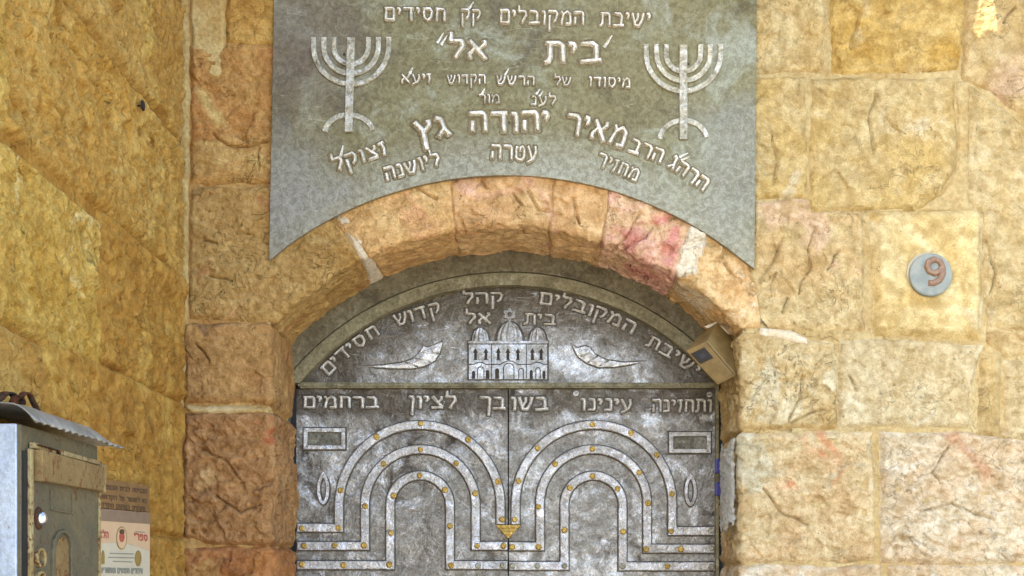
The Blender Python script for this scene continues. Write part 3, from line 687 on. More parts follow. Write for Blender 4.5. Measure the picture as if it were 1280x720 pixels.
# arch ring in two mouldings (pixels at depth YF)
def ring(name, r_o, cyo, r_i, cyi, xo, xi, ybot, yf, yb, mat, cx=635.):
    o = [p for p in arcpts(cx, cyo, r_o, 178, 2, 90) if abs(p[0] - cx) < xo and p[1] < ybot]
    i = [p for p in arcpts(cx, cyi, r_i, 178, 2, 90) if abs(p[0] - cx) < xi and p[1] < ybot]
    plate(name, [(cx - xo, ybot)] + o + [(cx + xo, ybot), (cx + xi, ybot)] + i[::-1] + [(cx - xi, ybot)], yf, yb, mat, door, .002, yref=.29)
ring('outer_moulding', 384, 690, 354, 696, 290, 270, 474, .262, .34, M['frame'])
ring('inner_moulding', 353, 695.5, 337, 695, 268.5, 259.5, 480, .270, .34, M['frame2'])
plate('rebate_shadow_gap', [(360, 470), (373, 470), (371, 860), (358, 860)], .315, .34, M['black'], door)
for a, b, m_, f_, nm in ((357, 363.5, 'frame', .272, 'jamb_post'), (363.8, 370, 'black', .300, 'seal'), (893.5, 897.6, 'frame2', .282, 'jamb_post'), (898, 903.5, 'black', .300, 'seal'), (903.8, 912, 'frame2', .288, 'jamb_post')):  # black strips paint the dark gaps beside the door leaves
    plate(nm, [(a, 462 if m_ != 'black' else 466), (b, 462 if m_ != 'black' else 466), (b, 1420), (a, 1420)], f_, .34, M[m_], door, .0015 if m_ != 'black' else 0, yref=.3)
plate('transom', [(376, 479), (893, 479.5), (893, 486), (376, 486)], .282, .33, M['frame2'], door, .0012, yref=.3)
plate('transom_bead', [(374, 481.2), (896, 481.7), (896, 484), (374, 484)], .278, .283, M['frame2'], door, .0008, yref=.3)
# tympanum: sheet with dents
def sheet(name, inside, bb, mat, y, parent, dent=.003, step=2.5, seedk=0):
    u = np.arange(bb[0], bb[2] + step, step); v = np.arange(bb[1], bb[3] + step, step)
    u = u[u <= bb[2]]; v = v[v <= bb[3]]; u = np.append(u, bb[2]); v = np.append(v, bb[3])
    U, V_ = np.meshgrid(u, v, indexing='ij'); k = (D + y) / F
    P = np.stack([(U - VX) * k, U * 0 + y, EYE + (VY - V_) * k], -1)
    P[..., 1] += dent * fbm(P, 9, 4, 700 + seedk)
    return put(name, grid_mesh(name, P, inside(U, V_), mat), parent)
tymp = sheet('fanlight_panel', lambda U, V_: (np.hypot(U - 635, V_ - 695) < 346), (374, 352, 896, 480), M['tymp'], YD, door, .0018)
leafL = sheet('door_leaf', lambda U, V_: U > 0, (370.5, 486.5, 634.6, 1424), M['door'], YD, door, .0018, 4.0, 1)
leafR = sheet('door_leaf', lambda U, V_: U > 0, (636.2, 486.5, 895, 1424), M['door'], YD, door, .0018, 4.0, 2)
plate('backing', [(366, 478), (905, 478), (905, 1426), (366, 1426)], .335, .36, M['black'], door, yref=.3)
dl = M['door_letter']
def tw(t, pts, h, fat=.82, p=tymp, dp=.0065): word(t, pts, h, YD - .0022, dl, p, fat, dp, base=M['patina'])  # dark skirt round each letter: grime with edge shade in its colour
tw('חסידים', [(411, 470), (440, 443), (476, 417)], 15); tw('קדוש', [(497, 408), (522, 400), (553, 391)], 15)
tw('קהל', [(578, 380), (629, 379)], 14, .75); tw('אל', [(581, 405), (614, 405)], 14); tw('בית', [(655, 405.5), (694, 406)], 14)
tw('המקובלים', [(674, 380), (733, 393), (790, 418)], 15, .82); tw('ישיבת', [(807, 432), (838, 449), (868, 471)], 15)
tw('ברחמים', [(379, 510), (472.5, 510)], 15, .9, leafL); tw('לציון', [(511, 510.5), (570, 510.5)], 16, .9, leafL); tw('בך', [(599, 511), (631, 511.5)], 16, .9, leafL)
tw('בשו', [(639, 513), (684.5, 513)], 17, .95, leafR); tw('עינינו', [(726, 513), (790, 514)], 15.5, .85, leafR); tw('ותחזינה', [(815, 515), (890, 515)], 16, .8, leafR)
def disc_pts(cx, cy, r, n=14): return [(cx + r * math.cos(2 * math.pi * i / n), cy + r * math.sin(2 * math.pi * i / n)) for i in range(n)]
for (x, y_, p) in ((641, 490.5, leafR), (546, 489.5, leafL)):
    plate('screw_hole', disc_pts(x, y_, 3.0), YD - .0042, YD + .004, M['groove'], p)
for (x, y_) in ((720, 491.5), (887, 493)):
    plate('screw', disc_pts(x, y_, 3.6), YD - .007, YD, M['band'], leafR, .0012); plate('screw_slot', [(x - 2, y_ - .5), (x + 2, y_ - .9), (x + 2, y_ + .2), (x - 2, y_ + .5)], YD - .0073, YD - .006, M['groove'], leafR)
# bands
def uband(xl, xr, top, yl, yr, endl, endr, w_=10.6):
    cx = (xl + xr) / 2; r = (xr - xl) / 2; cy = top + r
    pth = ([(endl, yl)] if endl is not None else []) + [(xl, yl)] + [(cx - r * math.cos(R(a)), cy - r * math.sin(R(a))) for a in range(0, 181, 5)] + [(xr, yr)] + ([(endr, yr)] if endr is not None else [])
    pth = [tuple(p) for p in clean([(*q, 0) for q in pth])]
    return ribbon([(p[0], p[1]) for p in pth], w_)
YB = YD - .0125
for leaf, lst in ((leafL, [(424, 625.7, 531.5, 660, 656, 372, None), (456.5, 594.7, 562, 682.5, 682.5, 372, 634.5), (488, 562.5, 594.6, 706.5, 706.5, 372, 634.5)]),
                  (leafR, [(644.5, 840, 531.3, 656, 664, None, 893), (675, 808.7, 562, 683, 686, 636.5, 893), (705.5, 778, 594.8, 707.5, 708, 636.5, 893)])):
    for a in lst:
        plate('band_seat', uband(*a, w_=13.2), YD - .003, YD + .003, M['patina'], leaf, .0012, yref=YD)  # wider dark underlay paints edge shade and grime round the band
        bo = plate('riveted_band', uband(*a), YB, YD + .003, M['band'], leaf, .0042, yref=YD, seg=4)
RIV = {'L': [(497, 148), (332, 198), (675, 208), (197, 399), (788, 366), (803, 508), (190, 539), (52, 541), (497, 245), (358, 299), (631, 297), (289, 458), (702, 410), (285, 605), (174, 605), (60, 607), (709, 607), (808, 607), (494, 343), (396, 418), (588, 397), (386, 559), (608, 532), (380, 677), (208, 679), (52, 676), (612, 680), (713, 682, 1), (806, 680, 1)],
       'R': [(362, 152), (506, 184), (156, 241), (603, 266), (85, 364), (660, 412), (70, 508), (657, 552), (805, 550, 1), (362, 243), (221, 300), (537, 332), (159, 460), (570, 447), (61, 611), (160, 611), (563, 620), (693, 620), (807, 616, 1), (362, 346), (277, 389), (456, 393), (257, 548), (477, 553), (61, 682, 1), (155, 682, 1), (257, 682, 1), (475, 683, 1), (643, 684), (808, 686, 1)]}
def rivet_mesh(mat):
    V_, Fc = [], []; rr = 3.8 * (D + YD) / F
    n = 16; prof = [(1.0, .002), (.98, -.0016), (.86, -.0028), (.62, -.0038), (.34, -.0045), (.30, -.0040)]
    for (q, h) in prof:
        for i in range(n): V_.append((q * rr * math.cos(2 * math.pi * i / n), h, q * rr * math.sin(2 * math.pi * i / n)))
    V_.append((0, -.0040, 0)); c = len(V_) - 1
    for j in range(len(prof) - 1):
        for i in range(n): Fc.append((j * n + i, j * n + (i + 1) % n, (j + 1) * n + (i + 1) % n, (j + 1) * n + i))
    for i in range(n): Fc.append(((len(prof) - 1) * n + i, (len(prof) - 1) * n + (i + 1) % n, c))
    return mesh_from('rivet', V_, Fc, mat)
rb, rg = rivet_mesh(M['brass']), rivet_mesh(M['rivet_grey'])
for key, x0, leaf in (('L', 360, leafL), ('R', 620, leafR)):
    for r in RIV[key]:
        v = W(x0 + r[0] / 3, 480 + r[1] / 3, YB)
        o = put('rivet', rg if len(r) > 2 else rb, leaf, Matrix.Translation(v) @ Matrix.Rotation(random.uniform(0, 6), 4, 'Y') @ Matrix.Scale(random.uniform(.93, 1.08), 4))
# letter slots, flame reliefs, brass clasp
def slot(x0, y0, x1, y1, p):
    plate('slot_seat', [(x0 - 1.6, y0 - 1.6), (x1 + 1.6, y0 - 1.6), (x1 + 1.6, y1 + 1.6), (x0 - 1.6, y1 + 1.6)], YD - .0026, YD + .003, M['patina'], p, yref=YD)  # dark border paints shade round the slot rim
    wd = 5.0; yf = YD - .010
    a = [(x0, y0), (x1, y0), (x1 - wd, y0 + wd), (x0 + wd, y0 + wd)]; b = [(x1, y0), (x1, y1), (x1 - wd, y1 - wd), (x1 - wd, y0 + wd)]
    c = [(x1, y1), (x0, y1), (x0 + wd, y1 - wd), (x1 - wd, y1 - wd)]; d = [(x0, y1), (x0, y0), (x0 + wd, y0 + wd), (x0 + wd, y1 - wd)]
    for q in (a, b, c, d): plate('slot_rim', q, yf, YD + .003, M['band'], p, .0016, yref=YD)
    plate('slot_plate', [(x0 + 4, y0 + 4), (x1 - 4, y0 + 4), (x1 - 4, y1 - 4), (x0 + 4, y1 - 4)], YD - .003, YD + .004, M['slot'], p, yref=YD)
slot(380, 535.5, 432, 562, leafL); slot(836, 540.5, 888, 566.5, leafR)
def flame(cx, cy, p):
    pth = [(cx + 5.8 * math.cos(R(a)) * (1 - .25 * abs(math.sin(R(a))) ** 3), cy + 17 * math.sin(R(a))) for a in range(-60, 241, 12)]
    plate('flame_seat', ribbon(pth, 6.4), YD - .0028, YD + .003, M['patina'], p, yref=YD)  # dark underlay paints shade beside the flame ring
    plate('flame_ring', ribbon(pth, 3.6), YD - .010, YD + .003, M['band'], p, .001, yref=YD)
    plate('flame_tip', [(cx - 5.5, cy - 12), (cx - 3.5, cy - 17), (cx, cy - 22), (cx + 3.5, cy - 17), (cx + 5.5, cy - 12), (cx, cy - 14.5)], YD - .009, YD + .003, M['band'], p, .001, yref=YD)
flame(404.5, 612, leafL); flame(862.8, 614, leafR)
for i in range(4):
    t0, t1 = i / 4, (i + .86) / 4
    xa, xb = 15.5 * (1 - t0), 15.5 * (1 - t1)
    plate('brass_clasp', [(635.5 - xa, 656.5 + 17 * t0), (635.5 + xa, 656.5 + 17 * t0), (635.5 + xb, 656.5 + 17 * t1), (635.5 - xb, 656.5 + 17 * t1)], YB - .004, YD - .003, M['brass'], leafR, .0012, yref=YD)
plate('clasp_plate', [(620.5, 656.8), (650.5, 656.8), (635.5, 672.8)], YB - .0015, YD - .003, M['brass'], leafR, 0, yref=YD)
# facade relief of the synagogue on the fanlight panel
yr0, yr1 = YD - .0065, YD + .004
def relief(name, bb, fn, mat, parent, step=.42, y=YD):
    u = np.arange(bb[0], bb[2] + step, step); v = np.arange(bb[1], bb[3] + step, step); U, V_ = np.meshgrid(u, v, indexing='ij')
    H, keep = fn(U, V_); k = (D + y) / F
    P = np.stack([(U - VX) * k, y - H, EYE + (VY - V_) * k], -1)
    return put(name, grid_mesh(name, P, keep, mat), parent)
plate('facade_seat', [(584, 425.5), (686, 425.5), (686, 475.5), (584, 475.5)], YD - .0028, yr1, M['patina'], tymp, yref=YD)  # dark margin paints shade round the facade
facade = plate('facade', [(586, 427.5), (684, 427.5), (684, 474.5), (586, 474.5)], yr0, yr1, M['relief'], tymp, .001, yref=YD)
def dome(cx, w_, top, base, ribs):
    def fn(U, V_):
        yy = (base - V_) / (base - top); hw = w_ / 2 * np.sqrt(np.clip(1 - np.clip(yy, 0, 1) ** 2.0, 0, 1)) + .01
        t = (U - cx) / hw; ins = (np.abs(t) < 1.12) & (yy > -.02) & (yy < 1.08)
        body = np.sqrt(np.clip(1 - (np.abs(t) * .97) ** 2, 0, 1)); ang = np.arcsin(np.clip(t, -1, 1))
        edge = sstep(1.1, .92, np.abs(t)) * sstep(1.06, .97, yy)
        H = -.004 + edge * (.0055 + .008 * body + .0022 * np.abs(np.cos(ang * ribs)))
        return H, ins
    plate('dome_seat', [(cx - (w_ / 2 + 1.6) * math.cos(R(a)), base - (base - top + 2) * math.sin(R(a))) for a in range(0, 181, 12)], YD - .0026, YD + .003, M['patina'], tymp, yref=YD)  # dark outline paints shade round the dome
    relief('dome', (cx - w_ / 2 - 2, top - 2, cx + w_ / 2 + 2, base), fn, M['relief'], tymp)
dome(600.5, 22, 410, 427, 5); dome(637, 35, 403, 427, 6); dome(672, 22, 410, 427, 5)
yw = yr0 - .0006
def strip(name, pts, w_, p=None, yf=None): plate(name, ribbon(pts, w_), yf or yw, yr0 + .002, M['groove'], p or tymp, yref=YD)
plate('cornice', [(585, 426.6), (685, 426.6), (685, 429.6), (585, 429.6)], yr0 - .002, yr1, M['relief'], tymp, .0006, yref=YD)
strip('joint_line', [(586, 430.6), (684, 430.6)], .9)
for x in (614.5, 658): strip('joint_line', [(x, 429.8), (x, 474)], .9)
wav = []
for (a, b) in ((586, 614), (615, 658), (659, 684)):
    c = (a + b) / 2; hh = 4.5 if b - a > 35 else 2.8; rr = 11 if b - a > 35 else 8
    wav += [(a, 456)] + [(c + rr * t, 456 - hh * math.cos(t * math.pi / 2)) for t in (-1, -.66, -.33, 0, .33, .66, 1)] + [(b, 456)]
strip('joint_line', wav, 1.1)
for x in (594.5, 607.5, 623, 635, 647.5, 665.5, 676.5):
    plate('facade_window', [(x - 1.8, 449.5), (x - 1.6, 441.5), (x - 3.2, 441.5), (x, 435.5), (x + 3.2, 441.5), (x + 1.6, 441.5), (x + 1.8, 449.5), (x + 3, 450.5), (x - 3, 450.5)], yw, yr0 + .002, M['groove'], tymp, yref=YD)
def archw(x, w_, top, base, fill=True):
    r = w_ / 2; pt = [(x - r, base)] + [(x - r * math.cos(R(a)), top + r - r * math.sin(R(a))) for a in range(0, 181, 20)] + [(x + r, base)]
    if fill: plate('facade_arch', pt, yw, yr0 + .002, M['groove'], tymp, yref=YD)
    else: strip('facade_arch', pt, 1.1)
archw(592, 4, 464, 474); archw(601, 8, 459, 474, False); archw(609.5, 4.4, 463, 474); archw(621.5, 5, 461, 474); archw(636, 13, 454.5, 474, False); archw(651.5, 6, 461, 474, False)
archw(664, 4, 463, 474); archw(672.5, 5.5, 460, 474, False); archw(680, 3.6, 464, 474)
for rot in (90, -90):
    tri = [(637 + 7.6 * math.cos(R(rot + 120 * i)), 393.5 - 7.6 * math.sin(R(rot + 120 * i))) for i in range(4)]
    for i in range(3): plate('star_bar', ribbon([tri[i], tri[i + 1]], 1.9), YD - .007 - .0007 * (rot > 0), YD + .002, M['relief'], tymp, .0003, yref=YD)
plate('star_post', [(635.9, 400), (638.1, 400), (638.1, 405), (635.9, 405)], YD - .006, YD + .002, M['relief'], tymp, yref=YD)
def horn(up, lo, grooves):
    poly = up + lo[::-1]
    xs = [p[0] for p in poly]; ys = [p[1] for p in poly]
    def fn(U, V_):
        sd = poly_sd(U, V_, poly); H = -.004 + .0095 * sstep(-1.2, .6, sd) + .004 * sstep(0, 9, sd)
        for (x0, y0, x1, y1) in grooves:
            L = math.hypot(x1 - x0, y1 - y0); t = np.clip(((U - x0) * (x1 - x0) + (V_ - y0) * (y1 - y0)) / L / L, 0, 1)
            d = np.hypot(U - x0 - t * (x1 - x0), V_ - y0 - t * (y1 - y0)); H = H - .0045 * sstep(1.15, .3, d) * (sd > 0)
        return H, sd > -1.4
    relief('ram_horn', (min(xs) - 2, min(ys) - 2, max(xs) + 2, max(ys) + 2), fn, M['horn'], tymp)
    c = [(x, y) for x, y in poly]; plate('horn_seat', [(x + (1.2 if y > 450 else -.6) * 0 + (x - sum(xs) / len(xs)) * .015, y + (1.3 if (x, y) in lo else -1.3)) for x, y in c], YD - .0024, YD + .003, M['patina'], tymp, 0, yref=YD)  # dark outline under the horn paints its edge shade
horn([(456, 458), (480, 456.5), (502, 453.5), (516, 449), (524, 441), (529, 432.5), (534, 434.5), (543, 431), (553, 427)], [(470, 459.5), (495, 461), (515, 461), (531, 458), (544, 451), (550, 441), (553.5, 429)],
     [(528, 440.5, 548, 442), (519, 448, 538, 453), (507, 453, 522, 459)])
horn([(714, 430), (722, 435), (731, 432.5), (737, 434.5), (744, 443), (757, 450), (778, 453), (808, 452)], [(717, 437), (722, 446), (733, 454), (748, 459.5), (768, 459), (790, 455.5)],
     [(726, 446, 738, 441.5), (735, 453, 747, 445), (750, 457.5, 760, 451)])

# ------------------------------------------------------------------ house number
num = thing('house_number', W(1163, 342, -.03), 'round pale blue ceramic house number plaque with a brown 9', 'house number')
M['ceramic'] = plain('glazed_ceramic', (140, 142, 130), .5, 0, .12, 30, .0006, 3, c2=(120, 126, 118))
M['ceramic_rim'] = plain('glazed_rim', (170, 160, 132), .35, 0, .12, 30, .0006, 3)
M['brown'] = plain('brown_glaze', (140, 112, 86), .4, 0, .2, 60, .0005, 4, c2=(120, 90, 66))
plate('disc', disc_pts(1164, 343, 27, 40), -.034, -.008, M['ceramic'], num, .006, seg=4)
plate('disc_rim', disc_pts(1159, 341, 25.5, 40), -.024, -.008, M['ceramic_rim'], num, .003)
kk = D / F
m = Matrix(((37 * kk, 0, 0, W(1150.5, 0).x), (0, 0, -.008 / .16, -.0335), (0, 34 * kk, 0, W(0, 360).z), (0, 0, 0, 1)))
put('numeral', glyph('9', M['brown'], 1.25), num, m)

# ------------------------------------------------------------------ beige detector in the right springing of the arch
M['beige'] = plain('beige_plastic', (132, 108, 60), .6, 0, .12, 25, .0005, 5, c2=(112, 90, 50))
M['beige_d'] = plain('beige_plastic_side', (128, 106, 62), .5, 0, .12, 25, .0005, 6)
M['lens'] = plain('smoked_lens', (14, 14, 18), .3, 0, .3)
M['bracket'] = plain('white_bracket', (236, 224, 196), .6, 0, .1)
sens = thing('motion_detector', W(890, 450, .05), 'beige plastic detector box with dark square lens tilted at the arch springing', 'detector')
def hexa(name, fr, yf, bk, yb, mat, parent, bev=.002):
    bm = bmesh.new()
    f = [bm.verts.new(W(*p, q)) for p, q in zip(fr, yf)]; b = [bm.verts.new(W(*p, q)) for p, q in zip(bk, yb)]
    bm.faces.new(f); bm.faces.new(b[::-1])
    for i in range(4): bm.faces.new((f[(i + 1) % 4], f[i], b[i], b[(i + 1) % 4]))
    bmesh.ops.recalc_face_normals(bm, faces=bm.faces)
    if bev: bmesh.ops.bevel(bm, geom=list(bm.edges), offset=bev, segments=3, profile=.6, affect='EDGES')
    me = bpy.data.meshes.new(name); bm.to_mesh(me); bm.free(); me.materials.append(mat)
    return put(name, me, parent)
c8 = lambda u, v: (840 + u / 6.55, 390 + v / 6.55)
FQ = [c8(112, 322), c8(290, 236), c8(530, 520), c8(372, 600)]; YQ = [.040, .015, .030, .055]
BQ = [c8(238, 168), c8(370, 86), c8(548, 270), c8(552, 500)]
hexa('housing', FQ, YQ, BQ, [.12, .10, .11, .15], M['beige'], sens, .003)
def onface(s, t, lift=.0):              # bilinear point on the front face
    P = [W(*p, q) for p, q in zip(FQ, YQ)]
    a = P[0].lerp(P[1], s); b = P[3].lerp(P[2], s); n = (P[1] - P[0]).cross(P[3] - P[0]).normalized()
    if n.y > 0: n = -n
    return a.lerp(b, t) + n * lift
def fq(name, s0, t0, s1, t1, lift, mat, bev=.0008):
    pts = [onface(s0, t0, lift), onface(s1, t0, lift), onface(s1, t1, lift), onface(s0, t1, lift)]
    n = (onface(.5, .5, 1) - onface(.5, .5, 0))
    put(name, prism_mesh(name, pts, -n * (lift + .003), mat, bev), sens)
fq('lens', .10, .10, .72, .40, .0022, M['lens'])
fq('lens_centre', .28, .18, .56, .32, .0034, plain('lens_blue', (30, 34, 46), .25))
fq('cover_panel', .52, .46, .90, .92, .0012, M['beige_d'])
fq('cover_ridge', .60, .52, .82, .86, .0024, M['beige'])
fq('seam', .93, .03, .955, .97, .0010, M['groove'], 0)
hexa('mounting_plate', [c8(262, 120), c8(372, 78), c8(485, 185), c8(400, 170)], [.118] * 4, [c8(280, 112), c8(380, 72), c8(496, 180), c8(410, 160)], [.16] * 4, M['bracket'], sens, .001)  # sunlit white of the top edge is put into this plate's colour

# ------------------------------------------------------------------ wrapped mezuzah on the right reveal
M['wrap'] = plain('clear_plastic_wrap', (196, 198, 190), .18, 0, .2, 120, .004, 8)
M['wrap'].node_tree.nodes['Principled BSDF'].inputs['Alpha'].default_value = .82
M['blue'] = plain('blue_plastic', (50, 46, 120), .4, 0, .2)
mez = thing('mezuzah', W(918, 610, .08), 'small case wrapped in clear crinkled plastic with blue ends on the right door jamb', 'mezuzah')
XR = (925 - VX) / K
def crinkle(name, prof, y0, y1, z0, z1, mat, amp, seed, thick):
    n, m_ = 44, 90
    s = np.linspace(0, 1, n); t = np.linspace(0, 1, m_); S, T = np.meshgrid(s, t, indexing='ij')
    ya = y0 + (y1 - y0) * S; z = z0 + (z1 - z0) * T
    q = np.stack([S * .1, T * .0 + z, ya], -1)
    b = thick * np.sin(np.pi * S) ** .6
    x = XR - .018 - b + amp * (facet(np.stack([ya, z], -1), 55, seed) + .6 * facet(np.stack([ya, z], -1), 120, seed + 1))
    ed = prof(S, T)
    return put(name, grid_mesh(name, np.stack([x, ya, z], -1), ed, mat), mez)
za, zb = W(0, 668, .1).z, W(0, 552, .1).z
crinkle('plastic_wrap', lambda S, T: (T > .05 + .06 * np.sin(S * 19)) & (T < .95 + .05 * np.sin(S * 13 + 1)), -.016, .17, za, zb, M['wrap'], .004, 5, .016)
bx_ = box('case', (XR - .014, .07, za + .04), (XR - .002, .10, zb - .04), M['bracket'], mez, .003)
for (p0, p1) in ((574, 592), (603, 620)):
    box('blue_end', (XR - .036, .186, W(0, p1, .2).z), (XR - .004, .205, W(0, p0, .2).z), M['blue'], mez, .003)
box('blue_band', (XR - .024, .188, W(0, 606, .2).z), (XR - .004, .203, W(0, 588, .2).z), M['blue'], mez, .003)

# ------------------------------------------------------------------ mailbox on the side wall
def rust_mat(name, base, base2, rustc, rb=.6, metal=.2, rough=.55, seed=0, sc=14):
    s = NM(name); n = s.noise(9, 6, .65, .8, seed=seed)
    col = s.mix(s.ramp(n, .38, .62), lin(base), lin(base2))
    g = s.noise(150, 4, .7, seed=seed + 1); col = s.mix(.5, col, s.mix(s.ramp(g, .35, .65), (.7, .68, .62), (1.2, 1.2, 1.2)), 'MULTIPLY')
    r = s.noise(sc, 8, .72, 1.0, seed=seed + 2); rf = s.ramp(r, rb - .04, rb + .08)
    col = s.mix(rf, col, s.mix(s.ramp(g, .4, .6), tuple(x * .5 for x in lin(rustc)), lin(rustc)))
    return s.out(col, s.ramp(rf, 0, 1, rough, .9), s.bump(s.math('ADD', g, s.math('MULTIPLY', r, 2)), .001), metal)
M['mb'] = rust_mat('mailbox_paint', (112, 102, 74), (96, 90, 70), (120, 80, 42), .60, .3, .5, 1, 26)
M['mb_flap'] = rust_mat('mailbox_flap', (146, 122, 76), (128, 104, 62), (122, 76, 40), .56, .3, .5, 2, 40)
M['mb_side'] = rust_mat('mailbox_side_paint', (196, 208, 222), (176, 190, 208), (176, 138, 70), .66, .2, .45, 3)  # pale blue of the lit near side put into the colour
M['mb_roof'] = rust_mat('mailbox_roof', (174, 172, 164), (146, 144, 136), (116, 90, 60), .66, .55, .4, 4)
M['mb_edge'] = rust_mat('rusty_edge', (176, 158, 112), (150, 124, 76), (118, 72, 38), .54, .3, .5, 5, 60)
M['rust'] = rust_mat('rusty_iron', (78, 58, 40), (52, 42, 34), (110, 62, 30), .5, .5, .6, 6, 30)
M['chrome'] = plain('chrome', (214, 214, 216), .15, 1.0, .1)
XF = -.756
mbx = thing('mailbox', (XF - .07, -1.2, 1.36), 'weathered metal mailbox with rusty flap and scalloped roof on the left wall', 'mailbox')
Y0, Y1, Z0, Z1 = -1.391, -1.05, 1.36, 1.823
def MF(px, py, x=XF):                   # pixel on the plane X = x
    d = x * F / (px - VX); return Vector((x, d - D, EYE + (VY - py) * d / F))
box('body', (XLW + .01, Y0 + .001, Z0), (XF - .012, Y1, Z1), M['mb_side'], mbx, .002)
box('front_surround', (XF - .012, Y0 + .004, Z0), (XF - .006, Y1 + .001, Z1 - .001), M['mb'], mbx, .001)
box('front_gap', (XF - .006, Y0 + .006, Z0 + .002), (XF - .003, Y0 + .022, Z1 - .04), M['black'], mbx)
box('front_door', (XF - .0065, Y0 + .022, Z0 + .001), (XF, Y1 - .004, Z1 - .034), M['mb'], mbx, .0015)
box('door_edge', (XF - .003, Y0 + .020, Z0 + .003), (XF + .0025, Y0 + .031, Z1 - .036), M['mb_edge'], mbx, .001)
box('door_edge', (XF - .003, Y1 - .012, Z0 + .003), (XF + .0025, Y1 - .003, Z1 - .036), M['mb_edge'], mbx, .001)
def mq(name, pts, lift, mat, bev=.001, th=.004):
    P = [MF(p[0], p[1]) + Vector((lift, 0, 0)) for p in pts]
    return put(name, prism_mesh(name, P, Vector((-th - lift, 0, 0)), mat, bev), mbx)
flap = mq('flap', [(42, 562), (121, 584), (120, 614), (42, 601)], .014, M['mb_flap'], .0015, .002)
mq('flap_rim', [(40, 553), (124, 577), (124, 582), (40, 560)], .005, M['mb_edge'])
mq('flap_rim', [(120.5, 580), (126, 581), (125, 616), (120, 614)], .011, M['mb_edge'])
mq('wire_hinge', ribbon([(42, 556), (67, 563), (68, 570), (93, 576), (120, 584)], 1.6), .010, M['rust'], .0004)
mq('embossed_frame', ribbon([(63, 613), (63.5, 637), (90, 642), (90, 618)], 2.2), .003, M['mb'], .001)
mq('arched_relief', ribbon([(64, 760), (65, 690), (66, 676), (71, 666), (78, 664), (85, 670), (88, 682), (88, 700), (88, 760)], 3.6), .005, M['mb'], .0016)
mq('arched_panel', [(68, 760), (68, 690), (72, 674), (78, 670), (84, 678), (85, 700), (85, 760)], .002, M['mb_flap'], .001)
mq('ring_emblem', ribbon([(48 + 5 * math.cos(R(a)), 697 + 11 * math.sin(R(a))) for a in range(0, 361, 24)], 2.6), .006, M['mb_edge'], .001)
mq('ring_emblem', ribbon([(48 + 5 * math.cos(R(a)), 726 + 11 * math.sin(R(a))) for a in range(0, 361, 24)], 2.6), .006, M['mb_edge'], .001)
def dome_obj(name, c, r, h, mat, parent):
    V_, Fc = [], []; n = 20; pr = [(1, 0), (1, .35), (.85, .7), (.5, .95), (0.05, 1)]
    for (a, b) in pr:
        for i in range(n): V_.append(c + Vector((b * h, a * r * math.cos(2 * math.pi * i / n), a * r * math.sin(2 * math.pi * i / n))))
    for j in range(len(pr) - 1):
        for i in range(n): Fc.append((j * n + i, j * n + (i + 1) % n, (j + 1) * n + (i + 1) % n, (j + 1) * n + i))
    Fc.append(tuple(range((len(pr) - 1) * n, len(pr) * n)))
    return put(name, mesh_from(name, V_, Fc, mat), parent)
cl = MF(48, 648)
dome_obj('lock_ring', cl, .0175, .004, M['rust'], mbx); dome_obj('lock', cl + Vector((.003, 0, 0)), .0115, .011, M['chrome'], mbx)
# roof: folded sheet with a scalloped lip
n, m_ = 150, 26
ys = np.linspace(Y0 - .012, Y1 + .065, n); ts = np.linspace(0, 1, m_)
YY, TT = np.meshgrid(ys, ts, indexing='ij')
ln = (YY - ys[0]) / (ys[-1] - ys[0])
xx = (XF + .022) - TT * (XF + .022 - XLW)
taper = 1 - .85 * sstep(.72, 1.0, ln)
prof = np.minimum(1, TT / .22)
zz = Z1 + .004 + (.024 * np.sin(prof * math.pi / 2) + .010 * TT) * taper
sc = np.abs(np.sin((YY - Y0) * math.pi / .030)) ** .6
zz = zz - .003 * (1 - sc) * (TT < .06) + .0006 * np.sin((YY - Y0) * 2 * math.pi / .026) * (1 - TT) ** 3 + .002 * noise3(np.stack([xx, YY, zz], -1), 22, 4)
xx = xx + .004 * (sc - 1) * (TT < .05)
ok = np.ones(YY.shape, bool)
me = grid_mesh('roof', np.stack([xx, YY, zz], -1), ok, M['mb_roof']); ro = put('roof', me, mbx)
md = ro.modifiers.new('thick', 'SOLIDIFY'); md.thickness = .0022
def strap(name, path, w_, th, mat, parent, axis=Vector((0, 1, 0))):
    bm = bmesh.new(); rows = []
    for i, p in enumerate(path):
        p = Vector(p); d = (Vector(path[min(i + 1, len(path) - 1)]) - Vector(path[max(i - 1, 0)])).normalized(); nrm = d.cross(axis).normalized()
        rows.append([bm.verts.new(p + axis * w_ / 2 + nrm * th / 2), bm.verts.new(p - axis * w_ / 2 + nrm * th / 2), bm.verts.new(p - axis * w_ / 2 - nrm * th / 2), bm.verts.new(p + axis * w_ / 2 - nrm * th / 2)])
    for a, b in zip(rows, rows[1:]):
        for i in range(4): bm.faces.new((a[i], a[(i + 1) % 4], b[(i + 1) % 4], b[i]))
    bm.faces.new(rows[0]); bm.faces.new(rows[-1][::-1]); bmesh.ops.recalc_face_normals(bm, faces=bm.faces)
    me = bpy.data.meshes.new(name); bm.to_mesh(me); bm.free(); me.materials.append(mat); me.polygons.foreach_set('use_smooth', [True] * len(me.polygons))
    return put(name, me, parent)
def MP(px, py, x): return MF(px, py, x)
strap('wall_hook', [MP(26, 496, -.80), MP(29, 492, -.80), MP(33, 491, -.80), MP(37, 493, -.80), MP(42, 504, -.80), MP(47, 514, -.80), MP(51, 524, -.80)], .012, .003, M['rust'], mbx, Vector((.6, .8, 0)).normalized())
strap('scroll_bracket', [MP(-30, 518, -.83)] + [MP(10 + 9 * math.cos(R(a)), 500 + 9 * math.sin(R(a)), -.83) for a in range(200, 470, 20)], .014, .004, M['rust'], mbx, Vector((.7, .7, 0)).normalized())
